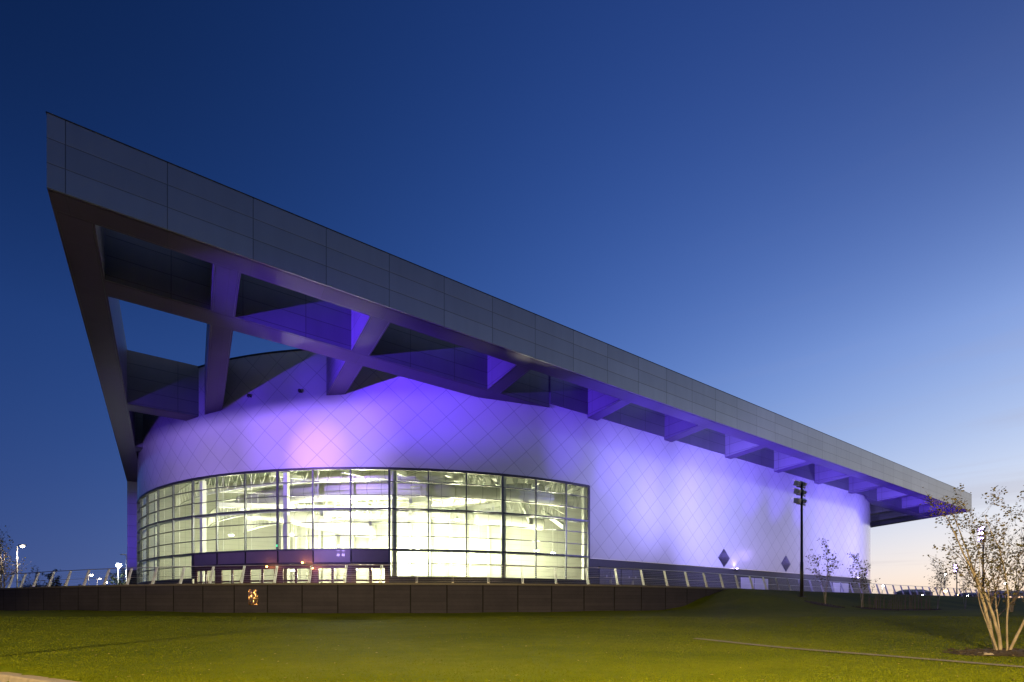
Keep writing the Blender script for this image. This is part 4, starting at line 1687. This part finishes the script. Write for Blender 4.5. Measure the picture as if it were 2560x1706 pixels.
street_lamp(43, 1366, 51.0, 'tall lit street lamp nearest the left picture edge, above the railing', e=700, size=0.15)
street_lamp(295, 1412, 60.0, 'bright white lit street lamp just left of the arena flank wall', 'lampwhite', 0.1, 0.26, e=900, colr=(.9, 1, .95))
street_lamp(222, 1438, 98.0, 'small lit street lamp, tallest of the three in a row behind the railing', size=0.2)
street_lamp(243, 1447, 111.0, 'small lit street lamp, middle one of the three in a row behind the railing', size=0.2)
street_lamp(261, 1456, 127.0, 'small lit street lamp, lowest of the three in a row behind the railing', size=0.2)
street_lamp(316, 1389, 61.0, 'thin unlit street lamp right beside the arena flank wall', None, -0.4)
street_lamp(2206, 1465, 120.0, 'small lit street lamp right of the rounded arena corner', 'lampwhite', 0.1, 0.2)
street_lamp(2361, 1436, 96.0, 'white topped street lamp between the thin birch and the distant mast', 'lampwhite', 0.15, 0.16)
street_lamp(2362, 1477, 140.0, 'bright low orange street lamp near the sunset horizon', 'lamporange', 0.1, 0.42)
street_lamp(2512, 1459, 150.0, 'small white street lamp at the far right behind the big birch stems', 'lampwhite', 0.1, 0.2)
street_lamp(2392, 1487, 190.0, 'tiny orange street lamp low on the horizon right of the bright orange one', 'lamporange', 0.1, 0.3)
street_lamp(2418, 1489, 200.0, 'tiny white street lamp low on the horizon behind the big birch', 'lampwhite', 0.1, 0.28)
street_lamp(2305, 1488, 190.0, 'tiny white street lamp low beside the dark far building', 'lampwhite', 0.1, 0.28)

# low buildings far off
M['fargrey'] = speckled('far_building_wall', (0.10, 0.105, 0.13), 0.7, 0.0, 0.3, 0.2)
M['farblue'] = speckled('far_building_blue', (0.10, 0.30, 0.40), 0.6, 0.0, 0.3, 0.15)
M['farroof'] = speckled('far_building_roof', (0.30, 0.30, 0.34), 0.6, 0.0, 0.3, 0.15)
M['farwin'] = emission('far_window_glow', (1.0, 0.62, 0.35), 1.6)


def far_building(px0, px1, py, Y, depth, label, wall, nwin=3, pitched=True):
    x0, x1 = px_pos(px0, Y), px_pos(px1, Y)
    zt = (1516 - py) / 1210.0 * Y
    root = empty('building', ((x0 + x1) / 2, Y, -1.2))
    tag(root, label, 'building')
    hw, H = (x1 - x0) / 2, zt + 1.2
    mb = MB()
    mb.box((0, depth / 2, H * 0.42), (2 * hw, depth, H * 0.84))
    wl_ = mb.build('wall', M[wall], root, False, (0, 0, 0))
    mb = MB()
    e = 0.4
    a = [(-hw - e, -e, H * 0.84 + .01), (hw + e, -e, H * 0.84 + .01), (hw + e, depth + e, H * 0.84 + .01), (-hw - e, depth + e, H * 0.84 + .01)]
    t_ = 0.75 if pitched else 1.0
    b = [(-hw * t_, depth * 0.35, H), (hw * t_, depth * 0.35, H), (hw * t_, depth * 0.65, H), (-hw * t_, depth * 0.65, H)]
    mb.hexa(a, b)
    mb.build('roof', M['farroof'], root, False, (0, 0, 0))
    for i in range(nwin):
        mb = MB()
        wx = -hw + 2 * hw * (i + 0.5) / nwin
        mb.box((wx, -0.03, H * 0.55), (2 * hw / nwin * 0.45, 0.06, H * 0.22))
        mb.build('window', M['farwin'], root, False, (0, 0, 0))


far_building(2285, 2332, 1473, 230, 12, 'low dark building on the sunset horizon behind the railing posts', 'fargrey')
far_building(2440, 2500, 1481, 300, 15, 'wide low building at the far right behind the birch stems', 'fargrey', 5)
far_building(2510, 2620, 1476, 330, 18, 'long grey shed at the right end of the horizon', 'fargrey', 4)
far_building(42, 82, 1461, 95, 8, 'small flat turquoise building behind the left railing', 'farblue', 2, False)
# hills
mb = MB()
hp = []
for i in range(60):
    x = -600 + i * 60
    h = 14 + 20 * math.exp(-((x - 1450) / 260.0) ** 2) + 12 * math.sin(i * 0.7) * 0.5 + 8 * math.sin(i * 0.23)
    hp.append((x, max(5, h)))
for (xa, ha), (xb, hb) in zip(hp[:-1], hp[1:]):
    mb.face(((xa, 1700, -3), (xb, 1700, -3), (xb, 1820, hb), (xa, 1820, ha)))
    mb.face(((xa, 1820, ha), (xb, 1820, hb), (xb, 2100, -3), (xa, 2100, -3)))
tag(mb.build('hills', M['hill'], None, True), 'low blue hills along the horizon', 'hills', kind='structure')

# ================================================================== SKY
w = bpy.data.worlds.new('World')
scene.world = w
w.use_nodes = True
t = w.node_tree
bg = t.nodes['Background']


def nd(typ, **kw):
    x = t.nodes.new(typ)
    for a, b in kw.items():
        setattr(x, a, b)
    return x


def mth(op, a, b=None, clamp=False):
    x = nd('ShaderNodeMath', operation=op, use_clamp=clamp)
    for i, q in enumerate((a, b)):
        if q is None:
            continue
        if hasattr(q, 'is_output'):
            t.links.new(q, x.inputs[i])
        else:
            x.inputs[i].default_value = q
    return x.outputs[0]


tc = nd('ShaderNodeTexCoord')
sp_ = nd('ShaderNodeSeparateXYZ')
t.links.new(tc.outputs['Generated'], sp_.inputs[0])
X = sp_.outputs[0]
Z = mth('MAXIMUM', sp_.outputs[2], 0.0)
CO = [[-1.016, -4.035, -0.32, 1.873, -0.577, 0.314], [-0.937, -2.002, -1.103, 1.488, -0.499, -0.143], [-0.52, -0.042, -1.876, 0.69, -0.502, 0.614]]
terms = [None, Z, mth('MULTIPLY', Z, Z), X, mth('MULTIPLY', X, X), mth('MULTIPLY', X, Z)]
chan = []
for c in CO:
    acc = None
    for cf, tr in zip(c, terms):
        if tr is None:
            acc = mth('ADD', cf, 0.0)
        else:
            acc = mth('ADD', acc, mth('MULTIPLY', tr, cf))
    chan.append(mth('EXPONENT', acc))
lift = mth('ADD', 1.0, mth('MULTIPLY', mth('MULTIPLY', mth('MAXIMUM', X, 0.0), mth('EXPONENT', mth('MULTIPLY', Z, -2.2))), 0.55))
chan = [mth('MULTIPLY', chan[0], lift), mth('MULTIPLY', chan[1], lift), chan[2] if False else mth('MULTIPLY', chan[2], mth('POWER', lift, 0.8))]
cb = nd('ShaderNodeCombineColor')
for i in range(3):
    t.links.new(chan[i], cb.inputs[i])
# warm afterglow low at the right, with thin dark cloud bars in it
glow = mth('MULTIPLY', mth('EXPONENT', mth('MULTIPLY', Z, -17.0)), mth('MULTIPLY', mth('ADD', X, -0.05), 1.6, clamp=True), clamp=True)
mxn = nd('ShaderNodeMix', data_type='RGBA')
t.links.new(glow, mxn.inputs[0])
t.links.new(cb.outputs[0], mxn.inputs[6])
mxn.inputs[7].default_value = (0.90, 0.63, 0.43, 1)
mp = nd('ShaderNodeMapping')
mp.inputs['Scale'].default_value = (1.6, 1.6, 26.0)
t.links.new(tc.outputs['Generated'], mp.inputs[0])
nz = nd('ShaderNodeTexNoise')
nz.inputs['Scale'].default_value = 1.5
nz.inputs['Detail'].default_value = 4.0
t.links.new(mp.outputs[0], nz.inputs['Vector'])
rm = nd('ShaderNodeMapRange')
t.links.new(nz.outputs[0], rm.inputs[0])
rm.inputs[1].default_value = 0.52
rm.inputs[2].default_value = 0.70
low = mth('MULTIPLY', mth('EXPONENT', mth('MULTIPLY', Z, -7.0)), mth('MULTIPLY', mth('ADD', X, -0.2), 2.0, clamp=True))
cm_ = mth('MULTIPLY', mth('MULTIPLY', rm.outputs[0], low), 0.85, clamp=True)
mx2 = nd('ShaderNodeMix', data_type='RGBA')
t.links.new(cm_, mx2.inputs[0])
t.links.new(mxn.outputs[2], mx2.inputs[6])
mx2.inputs[7].default_value = (0.42, 0.36, 0.40, 1)
# the sky away from the afterglow, behind the camera, is darker
bk_ = nd('ShaderNodeMapRange', interpolation_type='SMOOTHSTEP')
t.links.new(sp_.outputs[1], bk_.inputs[0])
bk_.inputs[1].default_value = -0.9
bk_.inputs[2].default_value = 0.35
bk_.inputs[3].default_value = 0.42
bk_.inputs[4].default_value = 1.0
cor_ = mth('MAXIMUM', 0.4, mth('SUBTRACT', 1.0, mth('MULTIPLY', mth('MULTIPLY', mth('MULTIPLY', X, X), mth('MAXIMUM', mth('SUBTRACT', Z, 0.4), 0.0)), 4.2)))
vs_ = nd('ShaderNodeVectorMath', operation='SCALE')
t.links.new(mx2.outputs[2], vs_.inputs[0])
t.links.new(mth('MULTIPLY', bk_.outputs[0], cor_), vs_.inputs['Scale'])
t.links.new(vs_.outputs[0], bg.inputs[0])
bg.inputs[1].default_value = 1.0

# ================================================================== STREET LIGHT FROM THE ROAD
SOD = (1.0, 0.70, 0.26)
for (x_, y_, z_, e_, sz_) in ((4.5, 0.5, 7.0, 24000, 0.25), (-20.5, -2.0, 6.2, 29000, 0.10), (21.0, -8.0, 7.0, 9000, 0.2)):
    light('SPOT', 'road_lamp_light', (x_, y_, z_), e_, SOD, (x_, y_ + 0.9, 0), sz_, 157, 0.12)
street_lamp(-1095, 971, 8.0, 'unseen grey post by the kerb, added to cast the long shadow across the lawn', None, -0.6, zb=-1.5, prad=0.19)  # unseen post, its width and height shaped for the shadow on the lawn

# ================================================================== CAMERA, VIEW
cam = bpy.data.cameras.new('camera')
cam.sensor_width = 36.0
cam.lens = 1210.0 / 2560.0 * 36.0
cam.shift_y = (1516 - 853) / 2560.0
cam.clip_start = 0.1
cam.clip_end = 8000
co = bpy.data.objects.new('camera', cam)
co.location = (0, 0, 0)
co.rotation_euler = (PI / 2, 0, 0)
col.objects.link(co)
scene.camera = co
scene.view_settings.view_transform = 'Standard'
scene.view_settings.look = 'None'
scene.view_settings.exposure = 0.0
scene.view_settings.gamma = 1.0
scene.render.engine = 'CYCLES'
cy = scene.cycles
cy.max_bounces = 7
cy.diffuse_bounces = 3
cy.glossy_bounces = 3
cy.transparent_max_bounces = 12
cy.sample_clamp_indirect = 4.0
cy.caustics_reflective = False
cy.caustics_refractive = False
try:
    cy.use_denoising = True
    cy.denoiser = 'OPENIMAGEDENOISE'
except Exception:
    pass
